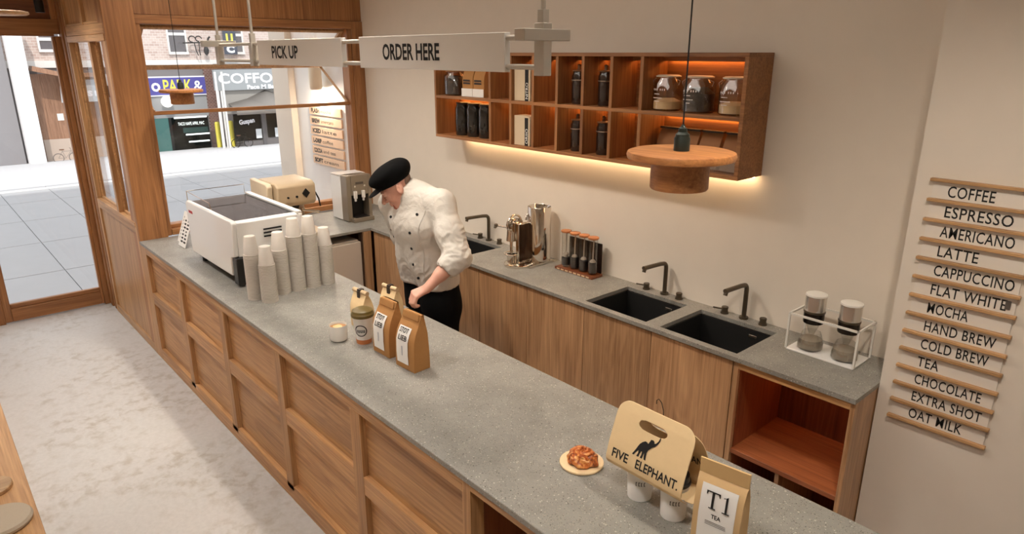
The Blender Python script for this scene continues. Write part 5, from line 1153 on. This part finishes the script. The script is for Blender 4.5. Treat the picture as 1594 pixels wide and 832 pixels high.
# --- grey coffee shop with a tent awning
SXF = -27.7
cs_ = thing('coffee_shop', 'grey corner shop with tent shaped awning and wide pale sign', 'building', (SXF, 12.9, -2.2)); oc = Vector((SXF, 12.9, -2.2))
def fs2(y0, y1, z0, z1, d0=0., d1=.1): return bx((d0, y0 - oc.y, z0 - oc.z), (d1, y1 - oc.y, z1 - oc.z))
part('wall', bx((-3, -1.75, -.2), (0, 5, 4.0)), plain('shop_grey', (110, 106, 106), .7), cs_)
part('sign_board', fs2(10.05, 17.5, .66, 1.58, 0, .2), plain('pale_sign', (146, 150, 152), .7), cs_)
text('COFFOO', .62, (.205, 10.2 - oc.y, .98 - oc.z), (0, 1, 0), (0, 0, 1), SWH, cs_, width=3.2, bold=.012); text('Pace M Bakery', .26, (.205, 11.5 - oc.y, .70 - oc.z), (0, 1, 0), (0, 0, 1), SWH, cs_, width=1.9, bold=.008)
AW = plain('awning_grey', (128, 122, 116), .8)
aw = MB()
yy = [10.6, 11.5, 12.4, 13.4, 14.4]; top_ = [.05, .25, .62, .30, .05]
for i in range(4):
    aw.add([(.05, yy[i] - oc.y, top_[i] - oc.z), (.05, yy[i + 1] - oc.y, top_[i + 1] - oc.z), (1.0, yy[i + 1] - oc.y, -.18 - oc.z), (1.0, yy[i] - oc.y, -.18 - oc.z), (1.0, yy[i + 1] - oc.y, -.42 - oc.z), (1.0, yy[i] - oc.y, -.42 - oc.z)], [(0, 1, 2, 3), (3, 2, 4, 5)])
ao = part('awning', aw, AW, cs_); m_ = ao.modifiers.new('thick', 'SOLIDIFY'); m_.thickness = .03
part('back_sheet', fs2(10.4, 16, -.42, .64, .0, .03), plain('shade_sheet', (150, 146, 140), .8), cs_)
part('shop_window', fs2(10.75, 12.05, -1.72, -.45, 0, .04), DG, cs_); part('shop_window', fs2(12.35, 13.6, -1.65, -.45, 0, .04), DG, cs_); part('door_post', fs2(12.08, 12.25, -2.2, -.4, 0, .08), plain('post_grey', (92, 90, 92), .6), cs_)
text('Guspan', .3, (.045, 11.0 - oc.y, -.95 - oc.z), (0, 1, .12), (0, -.1, 1), SWH, cs_, width=.75, bold=.012)
for y, z in ((11.75, -1.35), (12.7, -1.35)): part('white_sticker', fs2(y, y + .28, z - .3, z + .15, .041, .045), plain('sticker', (214, 218, 220), .6), cs_)
for y in (10.15, 10.3): part('pipe', MB().cyl((.15, y - oc.y, -.2), (.15, y - oc.y, 3.0), .045, n=8), FRW, cs_)
bs = thing('bicycle', 'dark bicycle parked beside the grey shop door', 'bicycle', (-26.9, 10.75, -1.93))
def bike(parent, fm):
    for y in (-.30, .30): part('wheel', MB().tube([(0, y + .2 * math.cos(a), .21 + .2 * math.sin(a)) for a in [2 * PI * i / 20 for i in range(20)]], .018, n=6, closed=True), BLACKM if fm is BLACKM else plain('tyre_grey', (120, 112, 108), .6), parent)
    part('frame', MB().cyl((0, -.30, .21), (0, -.12, .5), .012, n=6).cyl((0, -.12, .5), (0, .22, .5), .012, n=6).cyl((0, .22, .52), (0, .30, .21), .012, n=6).cyl((0, -.02, .2), (0, -.13, .55), .012, n=6).cyl((0, -.02, .2), (0, .22, .5), .012, n=6).cyl((0, -.3, .21), (0, -.02, .2), .012, n=6), fm, parent)
    part('handlebar', MB().cyl((0, .22, .5), (0, .2, .62), .012, n=6).cyl((-.16, .19, .62), (.16, .19, .62), .012, n=6), fm, parent); part('saddle', bx((-.04, -.22, .55), (.04, -.05, .59)), plain('saddle_brown', (110, 72, 50), .6), parent)
bike(bs, BLACKM)
b2 = thing('bicycle', 'small grey bicycle with brown saddle against the wooden shop wall', 'bicycle', (-29.9, 4.1, -2.30)); bike(b2, plain('bike_grey', (150, 140, 132), .5)); 
# --- wooden shop, white column and grey metal building seen through the door
wsn = thing('wooden_shop', 'brown plank shop front seen through the glass door', 'building', (-30.8, 4.8, -2.5)); PLK = wood('plank_brown', (120, 84, 62), (170, 130, 104), 'Z')
pm_ = bx((-.1, -.17, -.1), (0, .17, 3.95)).mesh('plank')
for k in range(8): piece('plank', pm_, PLK, wsn, (0, -1.15 + .345 * k, 0))
part('low_sheet', bx((.0, -1.3, .0), (.03, 1.4, 1.15)), plain('sheet_beige', (196, 178, 164), .7), wsn)
part('canopy', MB().prism([(-1.35, .0), (-.2, -.28), (1.0, -.28), (1.0, -.12), (-.2, -.1), (-1.3, .2)], (.1, 0, 4.1), (0, 1, 0), (0, 0, 1), (1, 0, 0), .9), PLK, wsn)
part('sign', MB().prism([(-.45, 0), (1.4, 0), (1.4, .95), (-.2, .95), (-.4, .7)], (.6, 0, 2.75), (0, 1, 0), (0, 0, 1), (1, 0, 0), .08), plain('sign_slate', (186, 190, 192), .6), wsn); text('SIS  II', .3, (.69, .35, 3.0), (0, 1, 0), (0, 0, 1), SWH, wsn, width=.8, bold=.02)
part('poster', bx((.0, -.62, 1.95), (.02, -.38, 2.25)), WHITEP, wsn)
solo('column', bx((-.3, -.3, 0), (.3, .3, 6.5)), plain('column_white', (244, 240, 238), .7), 'thick white column standing before the grey building', 'column', (-29.6, 2.98, -2.35), bevel=.03)
gb = thing('grey_building', 'flat grey metal clad building left of the white column', 'building', (-29.9, 0, -2.4)); GM = plain('cladding_grey', (140, 137, 139), .6)
for k in range(5): part('cladding', bx((-.6, -5.6 + 1.65 * k, -.2), (0, -3.98 + 1.65 * k, 6.6)), GM, gb, .01)
part('door', bx((0, .3, 0), (.05, 1.3, 3.1)), plain('door_grey', (150, 148, 152), .5), gb, .01); part('door_pane', bx((.05, .45, .3), (.06, 1.15, 2.9)), WDK, gb)
part('base', bx((0, -5, -.2), (.15, 2.6, .15)), FRW, gb)
# shops glimpsed through the narrow windows
ns = thing('small_shop', 'pale shop front with dark awning glimpsed through the narrow windows', 'building', (-30.55, 7.0, -2.5))
part('front', bx((-.1, -.75, 0), (.0, .95, 3.9)), plain('front_pale', (214, 212, 208), .7), ns); part('dark_awning', bx((.0, -.75, 2.9), (.6, .9, 3.4)), plain('awning_dark', (84, 86, 92), .7), ns); part('yellow_band', bx((0, .1, 2.35), (.1, .9, 2.62)), YEL, ns); part('shop_window', bx((0, -.65, .5), (.03, .0, 2.2)), DG, ns); part('shop_window', bx((0, .15, .5), (.03, .85, 2.2)), TEAL, ns)
